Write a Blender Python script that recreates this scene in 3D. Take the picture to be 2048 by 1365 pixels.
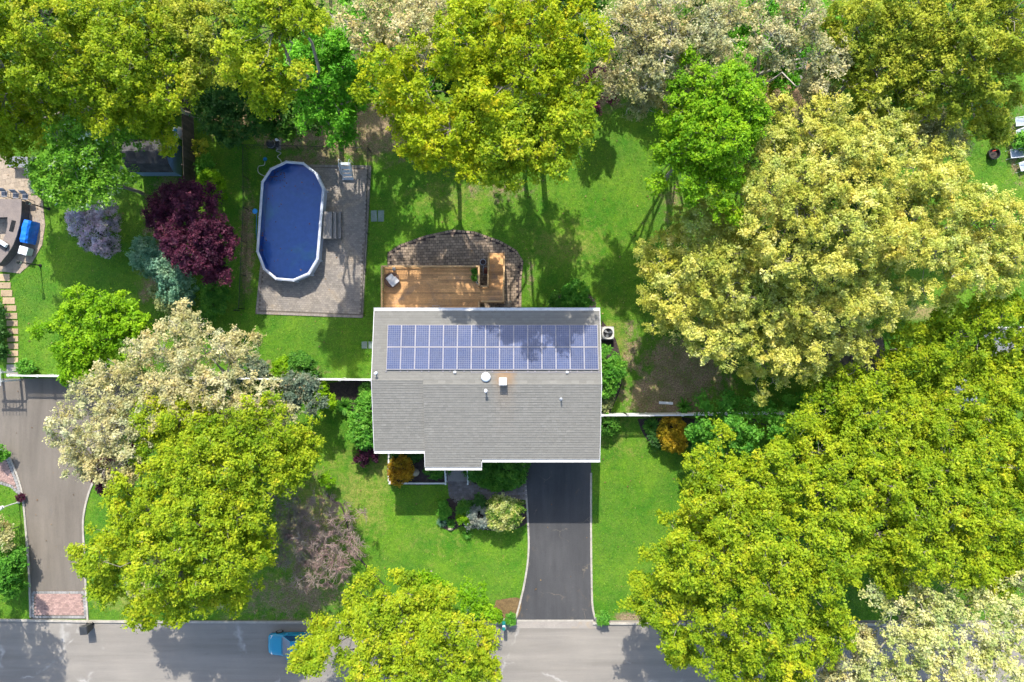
import bpy, math, random
import numpy as np
from mathutils import Matrix, Vector

pi = math.pi
rad = math.radians
random.seed(7)
scene = bpy.context.scene
for o in list(bpy.data.objects):
    bpy.data.objects.remove(o, do_unlink=True)
COL = scene.collection

# ------------------------------------------------------------------ camera
CAM_H = 54.6            # drone height above the lawn, metres
FPX = 1365.0            # focal length in photo pixels (24 mm equivalent)
cam_d = bpy.data.cameras.new("camera")
cam_d.sensor_width = 36.0
cam_d.lens = 36.0 * FPX / 2048.0
cam_d.clip_end = 2000.0
cam = bpy.data.objects.new("camera", cam_d)
cam.location = (0, 0, CAM_H)
COL.objects.link(cam)
scene.camera = cam

# ------------------------------------------------------------------ sky and sun
SUN_EL = 43.0
SH_X, SH_Y = 0.11, -1.065        # shadow offset on the ground per metre of height
world = bpy.data.worlds.new("World")
scene.world = world
world.use_nodes = True
wn = world.node_tree
bg = wn.nodes["Background"]
sky = wn.nodes.new("ShaderNodeTexSky")
sky.sky_type = 'NISHITA'
sky.sun_disc = False
sky.sun_elevation = rad(SUN_EL)
sky.sun_rotation = math.atan2(-SH_X, -SH_Y)
sky.air_density = 1.0
sky.dust_density = 1.6
wn.links.new(sky.outputs[0], bg.inputs[0])
bg.inputs[1].default_value = 0.15
sun_d = bpy.data.lights.new("sun", 'SUN')
sun_d.energy = 3.1
sun_d.angle = rad(0.53)
sun_d.color = (1.0, 0.955, 0.87)
sun = bpy.data.objects.new("sun", sun_d)
sun.rotation_euler = Vector((SH_X, SH_Y, -1.0)).to_track_quat('-Z', 'Y').to_euler()
sun.location = (0, 30, 60)
COL.objects.link(sun)
scene.view_settings.view_transform = 'Standard'
scene.view_settings.look = 'None'
scene.view_settings.gamma = 1.0
scene.view_settings.use_curve_mapping = False
scene.view_settings.exposure = 1.36
scene.render.engine = 'CYCLES'
scene.cycles.max_bounces = 5
scene.cycles.diffuse_bounces = 3
scene.cycles.transmission_bounces = 4
scene.cycles.transparent_max_bounces = 8
scene.cycles.caustics_reflective = False
scene.cycles.caustics_refractive = False
scene.cycles.use_denoising = True
scene.cycles.adaptive_threshold = 0.03


def P(px, py, z=0.0):
    """Where a photo pixel lies in the place, for a point at height z."""
    k = (CAM_H - z) / FPX
    return Vector(((px - 1024) * k, (682 - py) * k, z))


def XY(px, py, z=0.0):
    p = P(px, py, z)
    return (p.x, p.y)


# ------------------------------------------------------------------ materials
MATS = {}


def nd(nt, kind, **kw):
    n = nt.nodes.new(kind)
    for k, v in kw.items():
        setattr(n, k, v)
    return n


def math_node(nt, op, a, b=None, clamp=False):
    n = nt.nodes.new('ShaderNodeMath')
    n.operation = op
    n.use_clamp = clamp
    for i, v in enumerate((a, b)):
        if v is None:
            continue
        if isinstance(v, (int, float)):
            n.inputs[i].default_value = v
        else:
            nt.links.new(v, n.inputs[i])
    return n.outputs[0]


def mixc(nt, fac, a, b, mode='MIX'):
    n = nt.nodes.new('ShaderNodeMix')
    n.data_type = 'RGBA'
    n.blend_type = mode
    for sock, v in ((n.inputs[0], fac), (n.inputs[6], a), (n.inputs[7], b)):
        if isinstance(v, (int, float)):
            sock.default_value = v
        elif isinstance(v, tuple):
            sock.default_value = v if len(v) == 4 else (*v, 1.0)
        else:
            nt.links.new(v, sock)
    return n.outputs[2]


def ramp(nt, fac, stops):
    n = nt.nodes.new('ShaderNodeValToRGB')
    e = n.color_ramp.elements
    while len(e) > 1:
        e.remove(e[-1])
    e[0].position = stops[0][0]
    c = stops[0][1]
    e[0].color = (*c, 1) if isinstance(c, tuple) else (c, c, c, 1)
    for p, c in stops[1:]:
        q = e.new(p)
        q.color = (*c, 1) if isinstance(c, tuple) else (c, c, c, 1)
    nt.links.new(fac, n.inputs[0])
    return n.outputs[0]


def noise(nt, scale, detail=3.0, rough=0.55, vec=None, dist=0.0):
    n = nt.nodes.new('ShaderNodeTexNoise')
    n.inputs['Scale'].default_value = scale
    n.inputs['Detail'].default_value = detail
    n.inputs['Roughness'].default_value = rough
    n.inputs['Distortion'].default_value = dist
    if vec is not None:
        nt.links.new(vec, n.inputs['Vector'])
    return n.outputs[0]


def base_mat(name):
    m = bpy.data.materials.new(name)
    m.use_nodes = True
    nt = m.node_tree
    b = nt.nodes['Principled BSDF']
    geo = nt.nodes.new('ShaderNodeNewGeometry')
    MATS[name] = m
    return m, nt, b, geo.outputs['Position']


def attr(nt, name):
    a = nt.nodes.new('ShaderNodeAttribute')
    a.attribute_name = name
    return a.outputs['Fac']


def bump(nt, b, h, strength, dist=0.02):
    n = nt.nodes.new('ShaderNodeBump')
    n.inputs['Strength'].default_value = strength
    n.inputs['Distance'].default_value = dist
    nt.links.new(h, n.inputs['Height'])
    nt.links.new(n.outputs[0], b.inputs['Normal'])


def M(name, c1, c2=None, scale=1.5, fine=18.0, fine_amt=0.35, rough=0.75, bmp=0.15, tint=0.0, metal=0.0, spec=0.35, c3=None):
    """Plain procedural surface: two colours mixed by slow noise, fine grain, optional per-piece tint."""
    m, nt, b, pos = base_mat(name)
    c2 = c2 or tuple(x * 0.75 for x in c1)
    f = ramp(nt, noise(nt, scale, 4, 0.6, pos), [(0.35, 0.0), (0.65, 1.0)])
    col = mixc(nt, f, c1, c2)
    if c3:
        f3 = ramp(nt, noise(nt, scale * 0.45, 4, 0.65, pos, 0.6), [(0.55, 0.0), (0.7, 1.0)])
        col = mixc(nt, f3, col, c3)
    g = noise(nt, fine, 3, 0.7, pos)
    gg = ramp(nt, g, [(0.25, 1.0 - fine_amt), (0.75, 1.0 + fine_amt)])
    col = mixc(nt, 1.0, col, gg, 'MULTIPLY')
    if tint:
        t = attr(nt, 'tint')
        tt = math_node(nt, 'ADD', math_node(nt, 'MULTIPLY', t, 2 * tint), 1.0 - tint)
        col = mixc(nt, 1.0, col, tt, 'MULTIPLY')
    nt.links.new(col, b.inputs['Base Color'])
    b.inputs['Roughness'].default_value = rough
    b.inputs['Metallic'].default_value = metal
    b.inputs['Specular IOR Level'].default_value = spec
    if bmp:
        bump(nt, b, g, bmp)
    return m


# --- ground: lawn with bare earth, dry and mossy patches (painted as attributes of the earth itself)
def ground_material():
    m, nt, b, pos = base_mat('lawn_and_earth')
    n1 = noise(nt, 0.35, 6, 0.68, pos, 0.2)
    n2 = noise(nt, 1.3, 7, 0.76, pos, 0.15)
    n3 = noise(nt, 9.0, 4, 0.75, pos)
    n4 = noise(nt, 34.0, 2, 0.7, pos)
    mow = noise(nt, 3.2, 6, 0.8, pos, 0.5)
    g = mixc(nt, ramp(nt, n1, [(0.38, 0.0), (0.62, 1.0)]), (0.048, 0.160, 0.008), (0.120, 0.235, 0.014))
    g = mixc(nt, ramp(nt, n2, [(0.45, 0.0), (0.72, 0.75)]), g, (0.140, 0.210, 0.026))
    g = mixc(nt, ramp(nt, mow, [(0.45, 0.0), (0.7, 0.7)]), g, (0.030, 0.098, 0.010))
    wd = noise(nt, 2.3, 5, 0.8, pos, 0.3)
    g = mixc(nt, ramp(nt, wd, [(0.58, 0.0), (0.72, 0.55)]), g, (0.115, 0.135, 0.035))
    g = mixc(nt, ramp(nt, noise(nt, 0.16, 4, 0.6, pos), [(0.42, 0.0), (0.65, 0.45)]), g, (0.062, 0.135, 0.018))
    dry = attr(nt, 'dry')
    dm = math_node(nt, 'ADD', dry, math_node(nt, 'MULTIPLY', math_node(nt, 'SUBTRACT', n2, 0.5), 1.6))
    g = mixc(nt, ramp(nt, dm, [(0.3, 0.0), (0.75, 0.85)]), g, (0.235, 0.235, 0.055))
    bare = attr(nt, 'bare')
    bm = math_node(nt, 'ADD', bare, math_node(nt, 'MULTIPLY', math_node(nt, 'SUBTRACT', noise(nt, 1.1, 7, 0.76, pos, 0.2), 0.5), 2.0))
    earth = mixc(nt, ramp(nt, n3, [(0.35, 0.0), (0.7, 1.0)]), (0.165, 0.115, 0.070), (0.35, 0.26, 0.155))
    earth = mixc(nt, ramp(nt, noise(nt, 0.8, 4, 0.6, pos), [(0.4, 0.0), (0.65, 0.6)]), earth, (0.115, 0.125, 0.035))
    g = mixc(nt, ramp(nt, bm, [(0.42, 0.0), (0.72, 1.0)]), g, earth)
    sand = attr(nt, 'sand')
    g = mixc(nt, math_node(nt, 'MULTIPLY', sand, ramp(nt, n3, [(0.3, 0.6), (0.6, 1.0)])), g, (0.42, 0.26, 0.15))
    v = ramp(nt, n4, [(0.25, 0.55), (0.75, 1.45)])
    g = mixc(nt, 1.0, g, v, 'MULTIPLY')
    v = ramp(nt, n3, [(0.25, 0.58), (0.75, 1.42)])
    g = mixc(nt, 1.0, g, v, 'MULTIPLY')
    nt.links.new(g, b.inputs['Base Color'])
    b.inputs['Roughness'].default_value = 0.9
    b.inputs['Specular IOR Level'].default_value = 0.15
    bump(nt, b, n4, 0.6, 0.05)
    return m


def asphalt(name, c1, c2, crack_col, crack_scale, stain, crack_w=0.012, wear=(0.9, 0.10, 1.0)):
    m, nt, b, pos = base_mat(name)
    n1 = noise(nt, 0.25, 5, 0.6, pos, 0.4)
    col = mixc(nt, ramp(nt, n1, [(0.35, 0.0), (0.65, 1.0)]), c1, c2)
    mp = nd(nt, 'ShaderNodeMapping')
    mp.inputs['Scale'].default_value = wear
    nt.links.new(pos, mp.inputs['Vector'])
    wr_ = noise(nt, 1.0, 5, 0.65, mp.outputs[0], 0.3)
    col = mixc(nt, 1.0, col, ramp(nt, wr_, [(0.3, 0.80), (0.7, 1.18)]), 'MULTIPLY')
    spot = ramp(nt, noise(nt, 1.7, 5, 0.7, pos, 0.4), [(0.66, 0.0), (0.72, 0.45)])
    col = mixc(nt, spot, col, tuple(x * 0.62 for x in c1))
    # long thin cracks
    wob = nd(nt, 'ShaderNodeTexNoise')
    wob.inputs['Scale'].default_value = 1.1
    wob.inputs['Detail'].default_value = 5
    nt.links.new(pos, wob.inputs['Vector'])
    vadd = nd(nt, 'ShaderNodeVectorMath', operation='MULTIPLY_ADD')
    nt.links.new(wob.outputs['Color'], vadd.inputs[0])
    vadd.inputs[1].default_value = (1.5, 1.5, 0)
    nt.links.new(pos, vadd.inputs[2])
    vor = nd(nt, 'ShaderNodeTexVoronoi', feature='DISTANCE_TO_EDGE')
    vor.inputs['Scale'].default_value = crack_scale
    nt.links.new(vadd.outputs[0], vor.inputs['Vector'])
    ck = ramp(nt, vor.outputs['Distance'], [(0.0, 1.0), (crack_w, 0.0)])
    ckm = ramp(nt, noise(nt, 0.45, 3, 0.6, pos), [(0.5, 0.0), (0.6, 0.85)])
    col = mixc(nt, math_node(nt, 'MULTIPLY', ck, ckm), col, crack_col)
    st = math_node(nt, 'MULTIPLY', ramp(nt, noise(nt, 0.9, 6, 0.75, pos, 1.0), [(0.6, 0.0), (0.78, stain)]), 1.0)
    col = mixc(nt, st, col, (0.30, 0.19, 0.08))
    g = noise(nt, 26.0, 3, 0.75, pos)
    col = mixc(nt, 1.0, col, ramp(nt, g, [(0.25, 0.80), (0.75, 1.2)]), 'MULTIPLY')
    nt.links.new(col, b.inputs['Base Color'])
    b.inputs['Roughness'].default_value = 0.88
    b.inputs['Specular IOR Level'].default_value = 0.2
    bump(nt, b, g, 0.2, 0.01)
    return m


def shingle_material():
    m, nt, b, pos = base_mat('grey_asphalt_shingle')
    t = attr(nt, 'tint')
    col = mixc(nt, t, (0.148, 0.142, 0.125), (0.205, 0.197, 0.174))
    big = noise(nt, 0.5, 5, 0.6, pos, 0.5)
    col = mixc(nt, ramp(nt, big, [(0.4, 0.0), (0.7, 0.5)]), col, (0.170, 0.163, 0.145))
    # rust bled from the flue: an old stain, widest beside it and running down the front slope
    sep = nd(nt, 'ShaderNodeSeparateXYZ')
    nt.links.new(pos, sep.inputs[0])
    dx = math_node(nt, 'ABSOLUTE', math_node(nt, 'ADD', sep.outputs[0], 0.58 - 0.05))
    wx = ramp(nt, math_node(nt, 'ADD', dx, math_node(nt, 'MULTIPLY', math_node(nt, 'SUBTRACT', noise(nt, 2.2, 4, 0.7, pos), 0.5), 0.9)), [(0.35, 1.0), (0.95, 0.0)])
    wy = ramp(nt, math_node(nt, 'MULTIPLY', math_node(nt, 'ADD', sep.outputs[1], 7.2), 0.18), [(0.0, 0.0), (0.4, 0.07), (0.7, 0.28), (0.84, 0.95), (0.97, 0.95), (0.99, 0.0)])
    rust = math_node(nt, 'MULTIPLY', wx, wy, True)
    col = mixc(nt, math_node(nt, 'MULTIPLY', rust, 0.5), col, (0.30, 0.155, 0.05))
    g = noise(nt, 30.0, 3, 0.75, pos)
    col = mixc(nt, 1.0, col, ramp(nt, g, [(0.25, 0.82), (0.75, 1.18)]), 'MULTIPLY')
    nt.links.new(col, b.inputs['Base Color'])
    b.inputs['Roughness'].default_value = 0.9
    b.inputs['Specular IOR Level'].default_value = 0.2
    bump(nt, b, g, 0.25, 0.01)
    return m


def foliage(name, stops, trans=0.32, gloss=0.25):
    m, nt, b, pos = base_mat(name)
    t = attr(nt, 'tint')
    col = ramp(nt, t, stops)
    col = mixc(nt, 1.0, col, ramp(nt, noise(nt, 0.35, 3, 0.6, pos), [(0.3, (0.74, 0.86, 0.9)), (0.5, (1.0, 1.0, 1.0)), (0.7, (1.2, 1.12, 1.1))]), 'MULTIPLY')
    col = mixc(nt, 1.0, col, ramp(nt, noise(nt, 1.4, 3, 0.7, pos), [(0.3, (0.84, 0.94, 1.0)), (0.7, (1.14, 1.05, 1.0))]), 'MULTIPLY')
    nt.links.new(col, b.inputs['Base Color'])
    b.inputs['Roughness'].default_value = 0.5
    b.inputs['Specular IOR Level'].default_value = gloss
    tr = nd(nt, 'ShaderNodeBsdfTranslucent')
    nt.links.new(col, tr.inputs['Color'])
    mx = nd(nt, 'ShaderNodeMixShader')
    mx.inputs[0].default_value = trans
    nt.links.new(b.outputs[0], mx.inputs[1])
    nt.links.new(tr.outputs[0], mx.inputs[2])
    out = nt.nodes['Material Output']
    nt.links.new(mx.outputs[0], out.inputs['Surface'])
    return m


def water_material():
    m, nt, b, pos = base_mat('pool_water')
    nt.nodes.remove(b)
    tr = nd(nt, 'ShaderNodeBsdfTransparent')
    tr.inputs[0].default_value = (0.74, 0.84, 0.96, 1)
    gl = nd(nt, 'ShaderNodeBsdfGlossy')
    gl.inputs['Roughness'].default_value = 0.03
    fr = nd(nt, 'ShaderNodeFresnel')
    fr.inputs[0].default_value = 1.45
    bn = nd(nt, 'ShaderNodeBump')
    bn.inputs['Strength'].default_value = 0.12
    bn.inputs['Distance'].default_value = 0.02
    nt.links.new(noise(nt, 2.5, 3, 0.5, pos), bn.inputs['Height'])
    nt.links.new(bn.outputs[0], gl.inputs['Normal'])
    mx = nd(nt, 'ShaderNodeMixShader')
    nt.links.new(fr.outputs[0], mx.inputs[0])
    nt.links.new(tr.outputs[0], mx.inputs[1])
    nt.links.new(gl.outputs[0], mx.inputs[2])
    nt.links.new(mx.outputs[0], nt.nodes['Material Output'].inputs['Surface'])
    return m


def glass_dark(name, col):
    m, nt, b, pos = base_mat(name)
    c = mixc(nt, noise(nt, 1.2, 2, 0.5, pos), col, tuple(x * 1.3 for x in col))
    nt.links.new(c, b.inputs['Base Color'])
    b.inputs['Roughness'].default_value = 0.08
    b.inputs['Specular IOR Level'].default_value = 0.6
    return m


ground_material()
asphalt('road_asphalt', (0.225, 0.203, 0.174), (0.202, 0.183, 0.159), (0.36, 0.34, 0.31), 0.10, 0.10, 0.010, (0.06, 0.9, 1.0))
asphalt('sealed_asphalt', (0.052, 0.052, 0.054), (0.066, 0.065, 0.066), (0.16, 0.135, 0.10), 0.27, 0.25, 0.010)
asphalt('old_asphalt', (0.160, 0.138, 0.114), (0.145, 0.126, 0.105), (0.13, 0.12, 0.11), 0.10, 0.06, 0.006)
M('concrete', (0.29, 0.26, 0.225), (0.24, 0.215, 0.19), 0.8, 16, 0.2, 0.85, 0.15, c3=(0.32, 0.24, 0.14))
M('kerb_stone', (0.37, 0.335, 0.28), (0.30, 0.275, 0.235), 2.5, 20, 0.2, 0.85, 0.2, tint=0.10)
M('mulch', (0.030, 0.022, 0.024), (0.060, 0.042, 0.036), 5, 20, 0.6, 0.95, 0.6)
M('brown_mulch', (0.16, 0.105, 0.045), (0.11, 0.07, 0.03), 4, 18, 0.5, 0.95, 0.6)
M('paver_grey', (0.262, 0.225, 0.185), (0.215, 0.190, 0.165), 0.7, 14, 0.2, 0.85, 0.15, tint=0.16, c3=(0.30, 0.24, 0.17))
M('paver_brown', (0.275, 0.205, 0.140), (0.210, 0.158, 0.112), 0.9, 14, 0.2, 0.85, 0.15, tint=0.32)
M('paver_dark', (0.175, 0.155, 0.145), (0.130, 0.118, 0.115), 1.2, 14, 0.2, 0.85, 0.15, tint=0.25)
M('brick_pink', (0.36, 0.235, 0.20), (0.31, 0.20, 0.17), 2.0, 14, 0.2, 0.85, 0.15, tint=0.22)
M('brick_grey', (0.27, 0.26, 0.245), (0.21, 0.205, 0.195), 2.0, 14, 0.2, 0.85, 0.15, tint=0.22)
M('joint_sand', (0.120, 0.100, 0.080), (0.15, 0.125, 0.10), 2, 16, 0.3, 0.95, 0.2)
M('tan_paving', (0.335, 0.265, 0.195), (0.285, 0.23, 0.17), 1.0, 12, 0.2, 0.85, 0.15, tint=0.12)
M('tan_slab', (0.38, 0.285, 0.175), (0.325, 0.235, 0.145), 1.5, 12, 0.2, 0.85, 0.15, tint=0.15)
M('slate_slab', (0.19, 0.24, 0.20), (0.15, 0.20, 0.165), 2.0, 12, 0.25, 0.8, 0.15, tint=0.15)
M('white_vinyl', (0.64, 0.64, 0.63), (0.57, 0.57, 0.56), 1.5, 8, 0.05, 0.45, 0.03)
M('white_trim', (0.66, 0.65, 0.63), (0.56, 0.54, 0.51), 2.2, 10, 0.08, 0.5, 0.05)
M('siding', (0.38, 0.37, 0.345), (0.345, 0.335, 0.315), 1.5, 8, 0.06, 0.6, 0.05)
M('deck_wood', (0.540, 0.295, 0.115), (0.455, 0.240, 0.092), 1.2, 12, 0.25, 0.6, 0.15, tint=0.28, c3=(0.30, 0.19, 0.11))
M('rail_wood', (0.44, 0.275, 0.125), (0.39, 0.235, 0.10), 1.4, 12, 0.2, 0.6, 0.15, tint=0.12)
M('dark_fence_wood', (0.075, 0.060, 0.048), (0.050, 0.042, 0.036), 2, 12, 0.3, 0.85, 0.2, tint=0.3)
M('grey_board', (0.235, 0.215, 0.195), (0.19, 0.175, 0.16), 1.5, 12, 0.2, 0.75, 0.15, tint=0.15)
M('pale_board', (0.23, 0.235, 0.25), (0.19, 0.195, 0.21), 1.5, 12, 0.12, 0.7, 0.1, tint=0.1)
M('black_metal', (0.018, 0.018, 0.019), (0.026, 0.025, 0.024), 3, 18, 0.2, 0.5, 0.05)
M('black_plastic', (0.030, 0.032, 0.034), (0.040, 0.041, 0.043), 3, 14, 0.15, 0.5, 0.05)
M('grey_metal', (0.35, 0.36, 0.37), (0.28, 0.29, 0.30), 2, 14, 0.15, 0.4, 0.05, metal=0.5)
M('cream_metal', (0.55, 0.53, 0.48), (0.48, 0.46, 0.42), 2, 14, 0.1, 0.5, 0.05)
M('white_plastic', (0.72, 0.73, 0.74), (0.64, 0.66, 0.68), 2, 8, 0.06, 0.4, 0.03)
M('pool_rim', (0.52, 0.54, 0.58), (0.40, 0.43, 0.48), 2.4, 10, 0.12, 0.45, 0.05)
M('pool_wall', (0.45, 0.50, 0.58), (0.40, 0.45, 0.53), 2, 8, 0.08, 0.5, 0.03)
M('pool_liner', (0.105, 0.235, 0.540), (0.125, 0.27, 0.56), 0.45, 3, 0.12, 0.6, 0.0, c3=(0.15, 0.42, 0.46))
M('ladder_grey', (0.50, 0.53, 0.55), (0.44, 0.47, 0.49), 2, 8, 0.08, 0.45, 0.03)
M('solar_cell', (0.040, 0.060, 0.135), (0.058, 0.074, 0.140), 0.8, 5, 0.10, 0.16, 0.0, tint=0.18, spec=0.6)
M('solar_back', (0.24, 0.24, 0.275), (0.21, 0.21, 0.245), 1.0, 6, 0.06, 0.2, 0.0, spec=0.6)
M('solar_frame', (0.38, 0.35, 0.36), (0.33, 0.31, 0.32), 2, 8, 0.08, 0.35, 0.0, metal=0.2)
M('shed_shingle', (0.062, 0.060, 0.064), (0.045, 0.044, 0.048), 1.5, 16, 0.3, 0.9, 0.2, tint=0.25)
M('shed_siding', (0.155, 0.255, 0.42), (0.135, 0.225, 0.38), 1.5, 10, 0.08, 0.6, 0.05)
M('brown_shingle', (0.135, 0.110, 0.090), (0.10, 0.083, 0.07), 1.5, 16, 0.3, 0.9, 0.2, tint=0.25)
M('stone_counter', (0.205, 0.165, 0.140), (0.165, 0.135, 0.120), 2, 12, 0.2, 0.6, 0.1)
M('stone_veneer', (0.115, 0.100, 0.095), (0.085, 0.078, 0.075), 3, 8, 0.4, 0.85, 0.4)
M('blue_tarp', (0.010, 0.130, 0.62), (0.012, 0.18, 0.70), 2, 7, 0.25, 0.35, 0.4)
M('silver_box', (0.50, 0.53, 0.58), (0.42, 0.45, 0.50), 2, 10, 0.1, 0.35, 0.03)
M('chair_sling', (0.21, 0.215, 0.235), (0.18, 0.185, 0.20), 2, 16, 0.12, 0.7, 0.05)
M('pale_sling', (0.36, 0.41, 0.47), (0.31, 0.36, 0.42), 2, 16, 0.1, 0.7, 0.05)
M('cushion_white', (0.46, 0.445, 0.43), (0.40, 0.39, 0.38), 2, 12, 0.08, 0.85, 0.08)
M('wicker_brown', (0.155, 0.085, 0.055), (0.11, 0.06, 0.04), 4, 22, 0.35, 0.8, 0.3)
M('terracotta', (0.20, 0.065, 0.045), (0.15, 0.05, 0.035), 3, 14, 0.2, 0.75, 0.1)
M('teal_paint', (0.008, 0.200, 0.330), (0.010, 0.225, 0.350), 1.5, 30, 0.03, 0.18, 0.0, spec=0.6)
M('teal_plastic', (0.006, 0.150, 0.140), (0.008, 0.175, 0.155), 2, 12, 0.1, 0.4, 0.03)
glass_dark('window_glass', (0.020, 0.028, 0.040))
glass_dark('windscreen', (0.012, 0.055, 0.13))
glass_dark('lamp_glass', (0.55, 0.57, 0.55))
M('tyre', (0.014, 0.014, 0.014), None, 3, 14, 0.2, 0.85, 0.05)
M('red_lens', (0.35, 0.012, 0.012), None, 3, 14, 0.05, 0.3, 0.0)
M('boulder', (0.42, 0.36, 0.24), (0.32, 0.27, 0.19), 4, 14, 0.3, 0.9, 0.4)
M('hose_pale', (0.50, 0.52, 0.44), None, 3, 14, 0.1, 0.5, 0.0)
M('blue_plastic', (0.015, 0.24, 0.55), None, 3, 14, 0.1, 0.4, 0.0)
M('red_print', (0.6, 0.03, 0.02), None, 3, 14, 0.1, 0.5, 0.0)
shingle_material()
water_material()
M('bark_grey', (0.270, 0.240, 0.200), (0.180, 0.158, 0.132), 1.5, 9, 0.35, 0.9, 0.4)
M('bark_pale', (0.37, 0.34, 0.285), (0.27, 0.245, 0.205), 1.5, 9, 0.3, 0.9, 0.4)
M('bark_dark', (0.060, 0.048, 0.038), (0.040, 0.033, 0.027), 1.5, 9, 0.35, 0.9, 0.4)
M('bark_pink', (0.27, 0.165, 0.150), (0.32, 0.26, 0.215), 1.0, 9, 0.35, 0.9, 0.3)

SPEC = {}


def species(key, stops, bark, leaf, clump, tufts, per, dens=1.0, twig=1.0, el=1.5, trans=0.45, gloss=0.15, upright=0.6):
    foliage('leaves_' + key, stops, trans, gloss)
    SPEC[key] = dict(mat='leaves_' + key, bark=bark, leaf=leaf, clump=clump, tufts=tufts, per=per, dens=dens, twig=twig, el=el, upright=upright)


species('yellowgreen', [(0.0, (0.150, 0.260, 0.010)), (0.45, (0.295, 0.395, 0.014)), (0.85, (0.425, 0.490, 0.020)), (1.0, (0.49, 0.46, 0.028))], 'bark_grey', 0.112, 0.60, 8, 16, 0.90)
species('gold', [(0.0, (0.200, 0.305, 0.008)), (0.5, (0.370, 0.450, 0.011)), (0.85, (0.490, 0.530, 0.014)), (1.0, (0.56, 0.47, 0.018))], 'bark_grey', 0.112, 0.60, 8, 16, 0.85)
species('olive', [(0.0, (0.190, 0.255, 0.018)), (0.5, (0.370, 0.420, 0.034)), (1.0, (0.520, 0.520, 0.066))], 'bark_grey', 0.11, 0.58, 7, 16, 0.85, 1.2)
species('cream', [(0.0, (0.306, 0.337, 0.034)), (0.5, (0.545, 0.550, 0.101)), (0.9, (0.726, 0.696, 0.203)), (1.0, (0.800, 0.775, 0.315))], 'bark_grey', 0.095, 0.48, 8, 17, 0.82, 1.1)
species('beige', [(0.0, (0.305, 0.297, 0.092)), (0.5, (0.517, 0.482, 0.221)), (1.0, (0.713, 0.661, 0.389))], 'bark_pale', 0.098, 0.52, 6, 13, 0.72, 1.4, 1.3)
species('whitebloom', [(0.0, (0.300, 0.386, 0.075)), (0.5, (0.564, 0.573, 0.210)), (1.0, (0.792, 0.749, 0.390))], 'bark_pale', 0.11, 0.52, 6, 12, 0.50, 1.3, 1.3)
species('green', [(0.0, (0.075, 0.240, 0.012)), (0.5, (0.150, 0.420, 0.024)), (0.9, (0.250, 0.540, 0.038)), (1.0, (0.34, 0.58, 0.055))], 'bark_grey', 0.122, 0.58, 7, 15)
species('fleck', [(0.0, (0.085, 0.225, 0.015)), (0.5, (0.175, 0.385, 0.026)), (0.86, (0.250, 0.470, 0.038)), (0.93, (0.48, 0.60, 0.30)), (1.0, (0.68, 0.73, 0.54))], 'bark_grey', 0.118, 0.58, 7, 15, 1.0, 0.8)
species('lime', [(0.0, (0.122, 0.273, 0.006)), (0.5, (0.216, 0.410, 0.009)), (1.0, (0.324, 0.517, 0.017))], 'bark_grey', 0.125, 0.50, 6, 15)
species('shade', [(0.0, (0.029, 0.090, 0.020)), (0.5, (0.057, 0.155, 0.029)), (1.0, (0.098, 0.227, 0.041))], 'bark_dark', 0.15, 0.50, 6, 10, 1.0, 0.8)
species('purple', [(0.0, (0.034, 0.009, 0.020)), (0.5, (0.085, 0.019, 0.044)), (0.9, (0.162, 0.038, 0.075)), (1.0, (0.289, 0.085, 0.111))], 'bark_dark', 0.105, 0.44, 7, 15)
species('lilac', [(0.0, (0.100, 0.180, 0.045)), (0.24, (0.150, 0.230, 0.065)), (0.32, (0.52, 0.40, 0.50)), (1.0, (0.82, 0.72, 0.74))], 'bark_dark', 0.09, 0.34, 7, 15)
species('blueshrub', [(0.0, (0.084, 0.201, 0.105)), (0.5, (0.189, 0.348, 0.201)), (1.0, (0.379, 0.548, 0.348))], 'bark_dark', 0.11, 0.36, 6, 11)
species('variegated', [(0.0, (0.105, 0.187, 0.065)), (0.5, (0.299, 0.351, 0.117)), (1.0, (0.562, 0.562, 0.257))], 'bark_dark', 0.10, 0.33, 6, 11)
species('hedge', [(0.0, (0.045, 0.152, 0.021)), (0.5, (0.090, 0.253, 0.028)), (1.0, (0.172, 0.373, 0.045))], 'bark_dark', 0.085, 0.26, 6, 12)
species('bush', [(0.0, (0.053, 0.194, 0.018)), (0.5, (0.113, 0.322, 0.030)), (1.0, (0.224, 0.463, 0.060))], 'bark_dark', 0.12, 0.32, 6, 11)
species('goldshrub', [(0.0, (0.235, 0.185, 0.012)), (0.5, (0.445, 0.309, 0.017)), (1.0, (0.593, 0.395, 0.031))], 'bark_dark', 0.085, 0.28, 6, 12)
species('amber', [(0.0, (0.210, 0.118, 0.009)), (0.5, (0.395, 0.235, 0.015)), (1.0, (0.519, 0.358, 0.025))], 'bark_dark', 0.11, 0.24, 5, 9, 0.8)
species('hydrangea', [(0.0, (0.070, 0.164, 0.018)), (0.35, (0.141, 0.257, 0.029)), (0.5, (0.386, 0.433, 0.094)), (1.0, (0.654, 0.665, 0.304))], 'bark_dark', 0.11, 0.26, 6, 11)
species('greyspruce', [(0.0, (0.143, 0.195, 0.169)), (0.5, (0.280, 0.312, 0.260)), (1.0, (0.429, 0.429, 0.338))], 'bark_dark', 0.085, 0.26, 6, 12, 1.0, 1.0, 2.6)
species('rusty', [(0.0, (0.098, 0.156, 0.104)), (0.5, (0.195, 0.247, 0.156)), (0.8, (0.299, 0.312, 0.208)), (1.0, (0.429, 0.273, 0.117))], 'bark_dark', 0.11, 0.36, 6, 11)

species('understory', [(0.0, (0.036, 0.102, 0.012)), (0.5, (0.072, 0.180, 0.018)), (1.0, (0.144, 0.276, 0.030))], 'bark_dark', 0.22, 0.70, 5, 9, 0.75, 0.8)

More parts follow.
